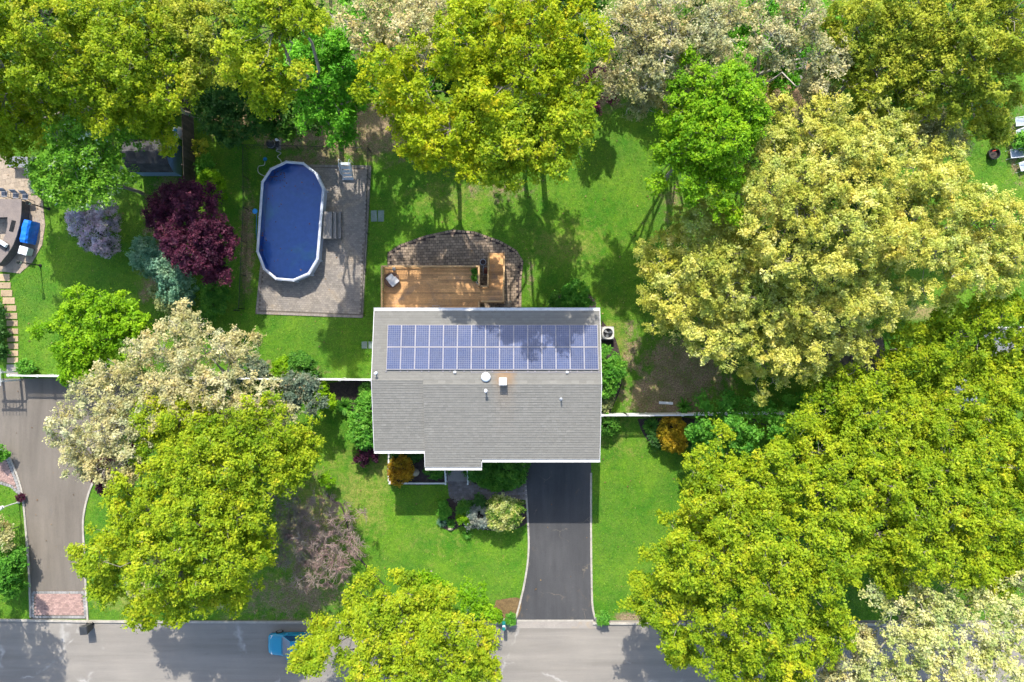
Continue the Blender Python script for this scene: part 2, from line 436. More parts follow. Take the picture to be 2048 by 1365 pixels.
foliage('lawn_blades', [(0.0, (0.055, 0.180, 0.010)), (0.4, (0.110, 0.260, 0.014)), (0.75, (0.190, 0.320, 0.025)), (0.92, (0.27, 0.32, 0.06)), (1.0, (0.36, 0.32, 0.12))], 0.35, 0.1)
foliage('dead_leaves', [(0.0, (0.11, 0.06, 0.03)), (0.5, (0.22, 0.13, 0.06)), (1.0, (0.36, 0.25, 0.12))], 0.2, 0.1)

species('spring', [(0.0, (0.110, 0.270, 0.008)), (0.5, (0.215, 0.410, 0.011)), (0.9, (0.320, 0.500, 0.016)), (1.0, (0.40, 0.52, 0.03))], 'bark_grey', 0.112, 0.55, 8, 15, 0.85)

# ------------------------------------------------------------------ mesh helpers
WL = {}


def put(o, parent, loc):
    COL.objects.link(o)
    o.location = loc
    if parent is not None:
        o.parent = parent


def thing(name, label, cat, loc, group=None):
    o = bpy.data.objects.new(name, None)
    o.empty_display_size = 0.3
    put(o, None, loc)
    o['label'] = label
    o['category'] = cat
    if group:
        o['group'] = group
    WL[o.name] = Vector(loc)
    return o


def tag(o, label=None, cat=None, group=None, kind=None):
    for k, v in (('label', label), ('category', cat), ('group', group), ('kind', kind)):
        if v:
            o[k] = v
    return o


class MB:
    """Collects faces; build() links them as one mesh object."""

    def __init__(self, xf=None):
        self.v, self.f, self.t, self.m = [], [], [], []
        self.xf = xf
        self.tint = 0.5
        self.mi = 0

    def add(self, vs, fs):
        n = len(self.v)
        if self.xf is not None:
            vs = [self.xf @ Vector(p) for p in vs]
        self.v += [tuple(p) for p in vs]
        for f in fs:
            self.f.append([i + n for i in f])
            self.t.append(self.tint)
            self.m.append(self.mi)
        return self

    def box(self, x0, x1, y0, y1, z0, z1):
        vs = [(x0, y0, z0), (x1, y0, z0), (x1, y1, z0), (x0, y1, z0), (x0, y0, z1), (x1, y0, z1), (x1, y1, z1), (x0, y1, z1)]
        return self.add(vs, [(3, 2, 1, 0), (4, 5, 6, 7), (0, 1, 5, 4), (1, 2, 6, 5), (2, 3, 7, 6), (3, 0, 4, 7)])

    def obox(self, c, sx, sy, z0, z1, rot=0.0, taper=1.0):
        ca, sa = math.cos(rot), math.sin(rot)
        vs = []
        for z, k in ((z0, 1.0), (z1, taper)):
            for a, b in ((-1, -1), (1, -1), (1, 1), (-1, 1)):
                x, y = a * sx / 2 * k, b * sy / 2 * k
                vs.append((c[0] + x * ca - y * sa, c[1] + x * sa + y * ca, z))
        return self.add(vs, [(3, 2, 1, 0), (4, 5, 6, 7), (0, 1, 5, 4), (1, 2, 6, 5), (2, 3, 7, 6), (3, 0, 4, 7)])

    def beam(self, a, b, w, h):
        """A straight bar from a to b, w wide across and h deep."""
        a, b = Vector(a), Vector(b)
        d = (b - a).normalized()
        up = Vector((0, 0, 1)) if abs(d.z) < 0.95 else Vector((0, 1, 0))
        s = d.cross(up).normalized() * (w / 2)
        u = s.cross(d).normalized() * (h / 2)
        vs = [a - s - u, a + s - u, a + s + u, a - s + u, b - s - u, b + s - u, b + s + u, b - s + u]
        return self.add(vs, [(0, 1, 2, 3), (7, 6, 5, 4), (0, 4, 5, 1), (1, 5, 6, 2), (2, 6, 7, 3), (3, 7, 4, 0)])

    def prism(self, poly, z0, z1):
        n = len(poly)
        if sum(poly[i][0] * poly[(i + 1) % n][1] - poly[(i + 1) % n][0] * poly[i][1] for i in range(n)) < 0:
            poly = poly[::-1]
        vs = [(x, y, z0) for x, y in poly] + [(x, y, z1) for x, y in poly]
        fs = [list(range(n, 2 * n)), list(range(n))[::-1]]
        fs += [(i, (i + 1) % n, (i + 1) % n + n, i + n) for i in range(n)]
        return self.add(vs, fs)

    def sheet(self, poly, z):
        n = len(poly)
        if sum(poly[i][0] * poly[(i + 1) % n][1] - poly[(i + 1) % n][0] * poly[i][1] for i in range(n)) < 0:
            poly = poly[::-1]
        return self.add([(x, y, z) for x, y in poly], [list(range(n))])

    def tube(self, pts, r, sides=6, cap=True):
        pts = [Vector(p) for p in pts]
        rs = r if isinstance(r, (list, tuple)) else [r] * len(pts)
        vs, fs = [], []
        ref = Vector((0.31, 0.17, 0.93)).normalized()
        for i, p in enumerate(pts):
            d = (pts[min(i + 1, len(pts) - 1)] - pts[max(i - 1, 0)]).normalized()
            rr = ref if abs(d.dot(ref)) < 0.93 else Vector((1, 0, 0))
            s = d.cross(rr).normalized()
            u = s.cross(d)
            for k in range(sides):
                a = 2 * pi * k / sides
                vs.append(p + (s * math.cos(a) + u * math.sin(a)) * rs[i])
        for i in range(len(pts) - 1):
            for k in range(sides):
                a, b = i * sides + k, i * sides + (k + 1) % sides
                fs.append((a, a + sides, b + sides, b))
        if cap:
            fs.append(list(range(sides)))
            fs.append([(len(pts) - 1) * sides + k for k in range(sides)][::-1])
        return self.add(vs, fs)

    def lathe(self, c, prof, n=16, sx=1.0, sy=1.0):
        """Profile [(r, z)...] from the bottom up, turned about the vertical through c."""
        vs, fs = [], []
        for r, z in prof:
            for k in range(n):
                a = 2 * pi * k / n
                vs.append((c[0] + r * math.cos(a) * sx, c[1] + r * math.sin(a) * sy, c[2] + z))
        for i in range(len(prof) - 1):
            for k in range(n):
                a, b = i * n + k, i * n + (k + 1) % n
                fs.append((a, b, b + n, a + n))
        fs.append(list(range(n))[::-1])
        fs.append([(len(prof) - 1) * n + k for k in range(n)])
        return self.add(vs, fs)

    def build(self, name, mats, parent=None, smooth=False, bevel=0.0, kind=None, label=None):
        off = Vector((0, 0, 0))
        if parent is not None:
            off = WL[parent.name]
        me = bpy.data.meshes.new(name)
        me.from_pydata([(x - off.x, y - off.y, z - off.z) for x, y, z in self.v], [], self.f)
        if isinstance(mats, str):
            mats = [mats]
        for m in mats:
            me.materials.append(MATS[m])
        if len(mats) > 1:
            me.polygons.foreach_set('material_index', self.m)
        a = me.attributes.new('tint', 'FLOAT', 'FACE')
        a.data.foreach_set('value', self.t)
        if smooth:
            me.polygons.foreach_set('use_smooth', [True] * len(me.polygons))
        me.update()
        o = bpy.data.objects.new(name, me)
        put(o, parent, (0, 0, 0))
        WL[o.name] = off
        if bevel:
            b = o.modifiers.new('bevel', 'BEVEL')
            b.width = bevel
            b.segments = 2
            b.limit_method = 'ANGLE'
        tag(o, label=label, kind=kind)
        return o


def single(o, label, cat, group=None):
    return tag(o, label, cat, group)


def struct(name, mb, mat, parent=None):
    o = mb.build(name, mat, parent)
    if parent is None:
        o['kind'] = 'structure'
    return o


def copy_tree(o, parent=None, loc=None, rotz=None):
    c = o.copy()
    COL.objects.link(c)
    c.parent = parent
    if loc is not None:
        c.location = loc
    if rotz is not None:
        c.rotation_euler = (0, 0, rotz)
    for ch in list(o.children):
        copy_tree(ch, c)
    return c


def raw_mesh(name, verts, faces, mat, parent, tint=None, smooth=False, side=4):
    """numpy verts (N,3) and faces (M,side) to one linked mesh object."""
    me = bpy.data.meshes.new(name)
    off = WL[parent.name] if parent is not None else Vector((0, 0, 0))
    v = (verts - np.array(off)).astype(np.float32)
    m = len(faces)
    me.vertices.add(len(v))
    me.vertices.foreach_set('co', v.ravel())
    me.loops.add(m * side)
    me.loops.foreach_set('vertex_index', faces.astype(np.int32).ravel())
    me.polygons.add(m)
    me.polygons.foreach_set('loop_start', np.arange(0, m * side, side, dtype=np.int32))
    me.materials.append(MATS[mat])
    if tint is not None:
        a = me.attributes.new('tint', 'FLOAT', 'FACE')
        a.data.foreach_set('value', tint.astype(np.float32))
    me.polygons.foreach_set('use_smooth', [bool(smooth)] * m)
    me.update(calc_edges=True)
    o = bpy.data.objects.new(name, me)
    put(o, parent, (0, 0, 0))
    WL[o.name] = off
    return o


# ------------------------------------------------------------------ plants
def unit(a):
    return a / (np.linalg.norm(a, axis=1, keepdims=True) + 1e-9)


def tubes(paths, radii, sides=3):
    """paths (M,K,3), radii (M,K) -> verts, quads of M thin tubes."""
    Mn, K, _ = paths.shape
    d = np.empty_like(paths)
    d[:, 1:-1] = paths[:, 2:] - paths[:, :-2]
    d[:, 0] = paths[:, 1] - paths[:, 0]
    d[:, -1] = paths[:, -1] - paths[:, -2]
    d /= (np.linalg.norm(d, axis=2, keepdims=True) + 1e-9)
    ref = np.zeros_like(d)
    ref[..., 2] = 1.0
    flat = np.abs(d[..., 2]) > 0.93
    ref[flat] = (1.0, 0.0, 0.0)
    s = np.cross(d, ref)
    s /= (np.linalg.norm(s, axis=2, keepdims=True) + 1e-9)
    u = np.cross(s, d)
    ang = np.arange(sides) * 2 * pi / sides
    v = paths[:, :, None, :] + radii[:, :, None, None] * (s[:, :, None, :] * np.cos(ang)[None, None, :, None] + u[:, :, None, :] * np.sin(ang)[None, None, :, None])
    base = (np.arange(Mn) * K * sides)[:, None, None] + (np.arange(K - 1) * sides)[None, :, None]
    a = base + np.arange(sides)[None, None, :]
    b = base + ((np.arange(sides) + 1) % sides)[None, None, :]
    f = np.stack([a, a + sides, b + sides, b], axis=-1).reshape(-1, 4)
    return v.reshape(-1, 3), f


def leaves(centers, normals, size, el, rng):
    """One bent-free triangle per leaf."""
    n = len(centers)
    t = unit(np.cross(normals, unit(rng.normal(size=(n, 3)))))
    b = np.cross(normals, t)
    L = (size * 0.62 * el ** 0.5)[:, None]
    W = (size * 0.62 / el ** 0.5)[:, None]
    v = np.empty((n, 3, 3))
    v[:, 0] = centers + t * L
    v[:, 1] = centers - t * L * 0.6 + b * W
    v[:, 2] = centers - t * L * 0.6 - b * W
    f = np.arange(n * 3).reshape(n, 3)
    return v.reshape(-1, 3), f


def curve(p, q, rng, K=4, sag=0.08, lift=0.0):
    """A slightly crooked limb from p to q as K points."""
    p, q = np.array(p, float), np.array(q, float)
    L = np.linalg.norm(q - p)
    t = np.linspace(0, 1, K)[:, None]
    c = p + (q - p) * t
    j = rng.normal(size=(K, 3)) * L * sag
    j[0] = 0
    j[-1] = 0
    c += j
    c[:, 2] += (np.sin(t[:, 0] * pi)) * lift * L
    return c


def plant(name, label, cat, sp, lobes, base=None, group=None, seed=None, dens=1.0, leaf=1.0, flat=None, bare=False,
          trunk_r=None, low=-0.35, bark=None, clump=1.0, stems=1, extra=None, trunk_name=None, crown_name=None):
    """A tree or shrub: lobes are (photo x, photo y, radius in photo pixels, height of the lobe's centre in metres)."""
    S = SPEC[sp]
    rng = np.random.default_rng(seed if seed is not None else int(lobes[0][0] * 31 + lobes[0][1] * 17 + len(lobes)) % 99991)
    C = np.array([P(l[0], l[1], l[3]) for l in lobes])
    Rr = np.array([l[2] * (CAM_H - l[3]) / FPX for l in lobes])
    wts = Rr ** 2 / np.sum(Rr ** 2)
    if base is None:
        bx, by = (C[:, :2] * wts[:, None]).sum(0)
    else:
        bx, by = XY(*base)
    is_tree = float((C[:, 2] + Rr * 0.75).max()) > 4.0
    flat = flat or (0.56 if is_tree and not bare else 0.75)
    top = float((C[:, 2] + Rr * flat).max())
    root = thing(name, label, cat, (bx, by, 0), group)
    cr = S['clump'] * clump
    # every lobe breaks up into a cluster of smaller bosses, like the head of a real crown
    SC, SR, SL = [], [], []
    for i in range(len(lobes)):
        r = Rr[i]
        if is_tree:
            nb = int(np.clip(7.5 * (r / 1.6), 7, 20))
            g = (np.arange(nb) + 0.5) / nb
            zc = 1 - g * (1 - low * 0.8)
            az = np.arange(nb) * 2.39996 + rng.uniform(0, 6.28)
            hr = np.sqrt(np.clip(1 - zc ** 2, 0, 1))
            dd = np.stack([hr * np.cos(az), hr * np.sin(az), zc], 1) + rng.normal(0, 0.14, (nb, 3))
            sr = r * rng.uniform(0.22, 0.46, nb)
            reach = np.where(rng.random(nb) < 0.28, rng.uniform(1.05, 1.32, nb), rng.uniform(0.80, 1.06, nb))
            sr = np.where(reach > 1.05, sr * 0.7, sr)
            ext = reach * r - sr
            SC.append(C[i] + dd * ext[:, None] * np.array([1, 1, flat]))
            SR.append(sr)
            SL.append(np.full(nb, i))
        else:
            SC.append(C[i][None])
            SR.append(np.array([r]))
            SL.append(np.array([i]))
    SC, SR, SL = np.concatenate(SC), np.concatenate(SR), np.concatenate(SL)
    cl, cd, cc = [], [], []
    for i in range(len(SC)):
        r = SR[i]
        n = int(max(6, dens * S['dens'] * 2 * pi * r * r * 0.85 / (cr * cr * 1.25)))
        d = unit(rng.normal(size=(n * 4 + 8, 3)))
        d = d[d[:, 2] > low][:n]
        k = rng.normal(size=(5, 3)) * 2.6
        ph = rng.uniform(0, 6.28, 5)
        wob = np.sin(d @ k.T + ph).sum(1) / 5.0
        rf = (0.92 + 0.18 * wob) * (1.0 - 0.40 * rng.random(len(d)) ** 2.2)
        fz = 0.85 if is_tree else flat
        p = SC[i] + d * rf[:, None] * np.array([r, r, r * fz])
        keep = p[:, 2] > 0.12 * cr
        for j in np.where(np.linalg.norm(SC - SC[i], axis=1) < SR + r)[0]:
            if j != i:
                q = (p - SC[j]) / np.array([SR[j], SR[j], SR[j] * fz])
                keep &= np.linalg.norm(q, axis=1) > (0.66 if is_tree else 0.42)
        p, d = p[keep], d[keep]
        cl.append(p)
        cd.append(d)
        cc.append(np.full(len(p), i))
    cl, cd, cc = np.concatenate(cl), np.concatenate(cd), np.concatenate(cc)
    n = len(cl)
    # --- wood
    W = S['twig']
    hub = np.array([bx, by, max(0.25, min(C[:, 2].min(), top * 0.55) * 0.75)])
    tr = trunk_r or (0.045 + 0.0085 * top if is_tree else 0.035)
    mv, mf = [], []
    cnt = 0

    def emit(paths, radii, sides):
        nonlocal cnt
        v, f = tubes(np.array(paths), np.array(radii), sides)
        mv.append(v)
        mf.append(f + cnt)
        cnt += len(v)

    g0 = np.array([bx, by, -0.05])
    tk = curve(g0, hub, rng, 4, 0.03)
    emit([tk], [np.linspace(tr * 1.25, tr * 0.85, 4)], 8)
    hubs = []
    for i in range(len(lobes)):
        h = C[i].copy()
        h[2] = max(C[i][2] - Rr[i] * flat * 0.35, 0.2)
        hubs.append(h)
        emit([curve(hub, h, rng, 5, 0.05, 0.06)], [np.linspace(tr * 0.62, tr * 0.26, 5) * (0.75 + 0.5 * Rr[i] / Rr.max())], 6)
    hubs = np.array(hubs)
    # a bough to every boss, then twigs to every clump
    start = np.empty_like(cl)
    for i in range(len(SC)):
        idx = np.where(cc == i)[0]
        if is_tree:
            e = SC[i] - np.array([0, 0, SR[i] * 0.25])
            h = hubs[SL[i]]
            emit([curve(h, e, rng, 4, 0.07)], [np.linspace(tr * 0.22, tr * 0.09, 4)], 4)
            if len(idx) > 6:
                sub = rng.choice(idx, 4, replace=False)
                ends = e + (cl[sub] - e) * 0.6
                emit([np.stack([e, (e + q) / 2 + rng.normal(0, 0.05, 3), q]) for q in ends], [np.array([tr * 0.09, tr * 0.07, tr * 0.045])] * 4, 3)
                dd = np.linalg.norm(cl[idx][:, None] - ends[None], axis=2)
                start[idx] = ends[dd.argmin(1)]
            else:
                start[idx] = e
        else:
            start[idx] = hubs[SL[i]]
    tw = np.empty((n, 3, 3))
    tw[:, 0] = start
    tw[:, 2] = cl + cd * cr * 0.3
    tw[:, 1] = (start + cl) * 0.5 + rng.normal(size=(n, 3)) * 0.12 * cr
    rt = (0.011 * W + 0.010 * W * (cr / 0.6)) * (1.0 if is_tree else 0.45) * (0.8 if bare else 1.0)
    emit(tw, np.tile(np.array([rt * 1.5, rt, rt * 0.5]), (n, 1)), 3)
    if S['twig'] > 1.2 or bare:          # finer side twigs on thin crowns
        k = 9 if bare else 2
        rep = np.repeat(np.arange(n), k)
        a = tw[rep, 1] + (tw[rep, 2] - tw[rep, 1]) * rng.uniform(-0.8, 0.9, (len(rep), 1))
        e = a + unit(rng.normal(size=(len(rep), 3)) + cd[rep] * 0.8) * cr * rng.uniform(0.5, 1.3, (len(rep), 1))
        sp3 = np.stack([a, (a + e) / 2 + rng.normal(size=a.shape) * 0.06, e], axis=1)
        emit(sp3, np.tile(np.array([rt * 0.8, rt * 0.6, rt * 0.35]), (len(rep), 1)), 3)
    wv, wf = np.concatenate(mv), np.concatenate(mf)
    raw_mesh(trunk_name or ('trunk' if is_tree else 'stems'), wv, wf, bark or S['bark'], root, np.full(len(wf), 0.5), smooth=True)
    # --- leaves
    if not bare:
        T, m = S['tufts'], S['per']
        csize = cr * rng.uniform(0.65, 1.3, n)
        td = unit(rng.normal(size=(n, T, 3)).reshape(-1, 3) + np.array([0, 0, 0.55]) + np.repeat(cd, T, 0) * 0.5)
        tc = np.repeat(cl, T, 0) + td * (np.repeat(csize, T)[:, None] * rng.uniform(0.35, 1.0, (n * T, 1))) * np.array([1, 1, 0.75])
        ct = np.repeat(np.clip(rng.normal(0.5, 0.15, n) + rng.normal(0, 0.10, len(SC))[cc], 0, 1), T) + rng.normal(0, 0.07, n * T)
        nt_ = len(tc)
        keepn = rng.integers(max(2, int(m * 0.6)), m + 3, nt_)
        ti = np.repeat(np.arange(nt_), keepn)
        N = len(ti)
        ls = S['leaf'] * leaf
        off = rng.normal(size=(N, 3)) * (0.62 * ls + 0.075 * cr) * np.array([1, 1, 0.8])
        lc = tc[ti] + off
        nrm = unit(td[ti] * 0.45 + rng.normal(size=(N, 3)) * 0.55 + np.array([0, 0.30, S['upright']]))
        sz = ls * rng.uniform(0.55, 1.5, N) * np.repeat(rng.uniform(0.75, 1.3, n), T)[ti]
        tint = np.clip(ct[ti] + rng.normal(0, 0.13, N), 0, 1)
        ok = lc[:, 2] > 0.03
        v, f = leaves(lc[ok], nrm[ok], sz[ok], S['el'], rng)
        nm = crown_name or ('crown' if is_tree else 'foliage')
        raw_mesh(nm, v, f, S['mat'], root, tint[ok], side=3)
    return root


def spray(name, label, cat, mat, px, py, rpx, h, n=70, w=0.03, group=None, seed=1, arch=0.9, part='blades'):
    """A clump of arching blades or fronds springing from one point."""
    rng = np.random.default_rng(seed)
    c = np.array(P(px, py, 0))
    r = rpx * CAM_H / FPX
    root = thing(name, label, cat, tuple(c), group)
    a = rng.uniform(0, 2 * pi, n)
    L = r * rng.uniform(0.55, 1.1, n)
    hh = h * rng.uniform(0.6, 1.1, n)
    t = np.array([0.0, 0.35, 0.7, 1.0])
    rr = np.outer(L, np.array([0.06, 0.42, 0.78, 1.0]))
    zz = np.outer(hh, np.array([0.02, 0.8, 1.0, 1.0 - 0.45 * arch]))
    pts = np.stack([c[0] + rr * np.cos(a)[:, None], c[1] + rr * np.sin(a)[:, None], zz], axis=2)
    side = np.stack([-np.sin(a), np.cos(a), np.zeros(n)], axis=1)[:, None, :]
    wd = (w * np.array([0.7, 1.0, 0.8, 0.15]))[None, :, None]
    v = np.stack([pts - side * wd, pts + side * wd], axis=2).reshape(-1, 3)
    k = np.arange(n)[:, None] * 8 + np.arange(3)[None, :] * 2
    f = np.stack([k, k + 1, k + 3, k + 2], axis=-1).reshape(-1, 4)
    tint = np.repeat(rng.uniform(0, 1, n), 3)
    raw_mesh(part, v, f, mat, root, tint)
    return root


# ------------------------------------------------------------------ pavers
PAVED = []


def inside(poly, x, y):
    c = np.zeros(len(x), bool)
    n = len(poly)
    for i in range(n):
        x1, y1 = poly[i]
        x2, y2 = poly[(i + 1) % n]
        cond = ((y1 > y) != (y2 > y)) & (x < (x2 - x1) * (y - y1) / (y2 - y1 + 1e-12) + x1)
        c ^= cond
    return c


def boxes(name, cx, cy, sx, sy, rot, z0, z1, mat, parent, rng, kind='stuff', lip=0.0):
    """Many small blocks as one mesh of real pieces."""
    n = len(cx)
    z1 = z1 + rng.uniform(-0.003, 0.003, n)
    ca, sa = np.cos(rot), np.sin(rot)
    v = np.empty((n, 8, 3))
    for k, (a, b) in enumerate(((-1, -1), (1, -1), (1, 1), (-1, 1))):
        x, y = a * sx / 2, b * sy / 2
        v[:, k, 0] = v[:, k + 4, 0] = cx + x * ca - y * sa
        v[:, k, 1] = v[:, k + 4, 1] = cy + x * sa + y * ca
        v[:, k, 2] = z0
        v[:, k + 4, 2] = z1
    q = np.array([(4, 5, 6, 7), (0, 1, 5, 4), (1, 2, 6, 5), (2, 3, 7, 6), (3, 0, 4, 7)])
    f = (np.arange(n)[:, None, None] * 8 + q[None]).reshape(-1, 4)
    t = np.repeat(rng.uniform(0, 1, n), 5)
    o = raw_mesh(name, v.reshape(-1, 3), f, mat, parent, t)
    if kind:
        o['kind'] = kind
    return o


def shrink(poly, d):
    """Move each corner of a polygon inward by d (fair for the gentle outlines used here)."""
    n = len(poly)
    A = sum(poly[i][0] * poly[(i + 1) % n][1] - poly[(i + 1) % n][0] * poly[i][1] for i in range(n))
    s = 1 if A > 0 else -1
    out = []
    for i in range(n):
        p, q, r = Vector(poly[i - 1]), Vector(poly[i]), Vector(poly[(i + 1) % n])
        e1, e2 = (q - p).normalized(), (r - q).normalized()
        n1, n2 = Vector((-e1.y, e1.x)) * s, Vector((-e2.y, e2.x)) * s
        b = (n1 + n2)
        b = b / max(0.35, b.length_squared / 2) if b.length > 1e-6 else n1
        out.append((q.x + b.x * d, q.y + b.y * d))
    return out


def pave(name, poly, mat, base_mat_name, bx, by, rot, z, seed=0, border=None, joint=0.012, border_mat=None):
    rng = np.random.default_rng(seed)
    PAVED.append(poly)
    base = MB().prism(poly, 0.002, z - 0.022).build(name, base_mat_name)
    base['kind'] = 'structure'
    WL[base.name] = Vector((0, 0, 0))
    P_ = np.array(poly)
    c = P_.mean(0)
    ext = np.linalg.norm(P_ - c, axis=1).max() + 1
    nx, ny = int(2 * ext / bx), int(2 * ext / by)
    I, J = np.meshgrid(np.arange(nx), np.arange(ny))
    u = (I + 0.5 * (J % 2)) * bx - ext
    w = J * by - ext
    u, w = u.ravel(), w.ravel()
    x = c[0] + u * math.cos(rot) - w * math.sin(rot)
    y = c[1] + u * math.sin(rot) + w * math.cos(rot)
    inner = shrink(poly, border + min(bx, by) * 0.35) if border else shrink(poly, min(bx, by) * 0.3)
    ok = inside(inner, x, y)
    n = ok.sum()
    boxes('pavers', x[ok], y[ok], np.full(n, bx - joint), np.full(n, by - joint), rot + rng.normal(0, 0.012, n), z - 0.05, z, mat, base, rng)
    if border:
        X, Y, A = [], [], []
        mid = shrink(poly, border * 0.5)
        for i in range(len(mid)):
            p, q = Vector(mid[i]), Vector(mid[(i + 1) % len(mid)])
            L = (q - p).length
            k = max(1, int(L / bx))
            for j in range(k):
                m = p.lerp(q, (j + 0.5) / k)
                X.append(m.x)
                Y.append(m.y)
                A.append(math.atan2(q.y - p.y, q.x - p.x))
        k = len(X)
        boxes('border_pavers', np.array(X), np.array(Y), np.full(k, bx - joint), np.full(k, border - joint), np.array(A), z - 0.05, z + 0.002, border_mat or mat, base, rng)
    return base


def pxpoly(pts, z=0.0):
    return [XY(a, b, z) for a, b in pts]


def smooth_line(pts, k=6):
    """Catmull-Rom through photo points."""
    p = [np.array(q, float) for q in pts]
    p = [2 * p[0] - p[1]] + p + [2 * p[-1] - p[-2]]
    out = []
    for i in range(1, len(p) - 2):
        for t in np.linspace(0, 1, k, endpoint=False):
            a = 2 * p[i]
            b = p[i + 1] - p[i - 1]
            c = 2 * p[i - 1] - 5 * p[i] + 4 * p[i + 1] - p[i + 2]
            d = -p[i - 1] + 3 * p[i] - 3 * p[i + 1] + p[i + 2]
            out.append(tuple(0.5 * (a + b * t + c * t * t + d * t ** 3)))
    out.append(tuple(p[-2]))
    return out


def kerb(name, pts, w, h, mat, stone=0.28, parent=None, seed=3):
    """A kerb of single stones along a line of photo points."""
    rng = np.random.default_rng(seed)
    pp = [Vector(XY(a, b)) for a, b in pts]
    X, Y, A = [], [], []
    carry = 0.0
    for p, q in zip(pp, pp[1:]):
        L = (q - p).length
        t = carry
        while t < L:
            m = p.lerp(q, t / L)
            X.append(m.x)
            Y.append(m.y)
            A.append(math.atan2(q.y - p.y, q.x - p.x))
            t += stone
        carry = t - L
    n = len(X)
    o = boxes(name, np.array(X), np.array(Y), np.full(n, stone + 0.002), w * rng.uniform(0.94, 1.05, n), np.array(A) + rng.normal(0, 0.008, n), 0.0, h, mat, None, rng, kind=None)
    o['kind'] = 'structure'
    return o

# ================================================================== the setting
BARE = [(1370, 740, 125, 95, .8), (1300, 790, 75, 50, .85), (1262, 700, 32, 80, .62), (1340, 815, 100, 26, .9),
        (620, 1060, 95, 150, .58), (600, 1190, 130, 60, .68), (480, 1190, 120, 60, .6), (330, 440, 60, 160, .62),
        (495, 480, 22, 150, .75), (300, 560, 35, 60, .7), (640, 320, 110, 25, .75), (700, 250, 260, 90, .85),
        (480, 230, 110, 70, .65), (1190, 180, 80, 60, .75), (1024, -60, 1200, 110, .8), (1000, 380, 130, 40, .5), (1560, 150, 120, 110, .8),
        (1500, 60, 200, 100, .7), (800, 60, 400, 100, .65), (200, 120, 300, 160, .6), (1345, 400, 60, 60, .5),
        (1500, 560, 250, 200, .55), (2035, 290, 40, 120, .6), (580, 1245, 180, 18, .7), (1260, 1235, 60, 14, .9),
        (1450, 1230, 150, 25, .7), (560, 745, 140, 30, .6), (110, 960, 30, 40, .2), (800, 640, 60, 15, .3), (1060, 545, 14, 60, .7)]


def field(px, py, spec):
    a = np.zeros(len(px))
    for bx, by, rx, ry, s in spec:
        d = np.sqrt(((px - bx) / rx) ** 2 + ((py - by) / ry) ** 2)
        a = np.maximum(a, s * np.clip(1.35 - d, 0, 1))
    return a


def build_ground():
    xs = np.concatenate([[-320, -180, -110, -75], np.arange(-58, 58.01, 0.5), [75, 110, 180, 320]])
    ys = np.concatenate([[-320, -180, -110, -70], np.arange(-44, 44.01, 0.5), [70, 110, 180, 320]])
    X, Y = np.meshgrid(xs, ys)
    nx, ny = len(xs), len(ys)
    v = np.stack([X.ravel(), Y.ravel(), np.zeros(X.size)], 1)
    i = (np.arange(ny - 1)[:, None] * nx + np.arange(nx - 1)[None, :]).ravel()
    f = np.stack([i, i + 1, i + nx + 1, i + nx], 1)
    o = raw_mesh('ground', v, f, 'lawn_and_earth', None)
    o['kind'] = 'structure'
    px = v[:, 0] * 25 + 1024
    py = 682 - v[:, 1] * 25

    def blobs(spec):
        return field(px, py, spec)
    bare = blobs(BARE)
    dry = blobs([(620, 1070, 110, 150, .6), (560, 1190, 160, 60, .5), (720, 1000, 80, 120, .55), (770, 940, 40, 60, .6), (1130, 490, 120, 60, .5), (905, 395, 130, 60, .45), (1240, 880, 60, 60, .4),
                 (880, 1080, 160, 60, .3), (940, 360, 100, 60, .4), (1230, 700, 40, 120, .55), (680, 950, 60, 90, .4), (260, 1200, 120, 40, .5), (340, 380, 50, 60, .4)])
    sand = blobs([(1595, 160, 28, 75, 1.0), (1530, 190, 22, 40, .8), (1840, 625, 60, 12, .7)])
    for nm, a in (('bare', bare), ('dry', dry), ('sand', sand)):
        at = o.data.attributes.new(nm, 'FLOAT', 'POINT')
        at.data.foreach_set('value', a.astype(np.float32))
    return o


ground = build_ground()

# --- the street
road = MB().sheet([(-150, -22.35), (150, -22.35), (150, -31.5), (-150, -31.5)], 0.006)
struct('road', road, 'road_asphalt')
struct('driveway_apron', MB().sheet(pxpoly([(1018, 1241), (1200, 1241), (1200, 1257), (1018, 1256)]), 0.0105), 'concrete')
kerb('road_kerb', [(-60, 1239), (60, 1240), (180, 1242), (330, 1243), (620, 1244), (1020, 1246)], 0.17, 0.13, 'kerb_stone', 0.9)
kerb('road_kerb', [(1196, 1246), (1500, 1247), (1800, 1248), (2120, 1249)], 0.17, 0.13, 'kerb_stone', 0.9, seed=5)

# --- the house's own driveway, sealed black, edged with pale setts
dl = smooth_line([(1048, 880), (1050, 950), (1056, 1045), (1057, 1105), (1050, 1160), (1040, 1205), (1030, 1242)], 5)
dr = smooth_line([(1182, 880), (1182, 1045), (1183, 1150), (1185, 1212), (1192, 1242)], 5)
struct('driveway', MB().sheet(pxpoly(dl + dr[::-1]), 0.012), 'sealed_asphalt')
PAVED.append(pxpoly(dl + dr[::-1]))
kerb('driveway_edging', dl[2:], 0.15, 0.045, 'kerb_stone', 0.26, seed=8)
kerb('driveway_edging', dr[2:], 0.15, 0.045, 'kerb_stone', 0.26, seed=9)
kerb('driveway_edging', [(1034, 1241), (1190, 1241)], 0.14, 0.02, 'kerb_stone', 0.26, seed=10)

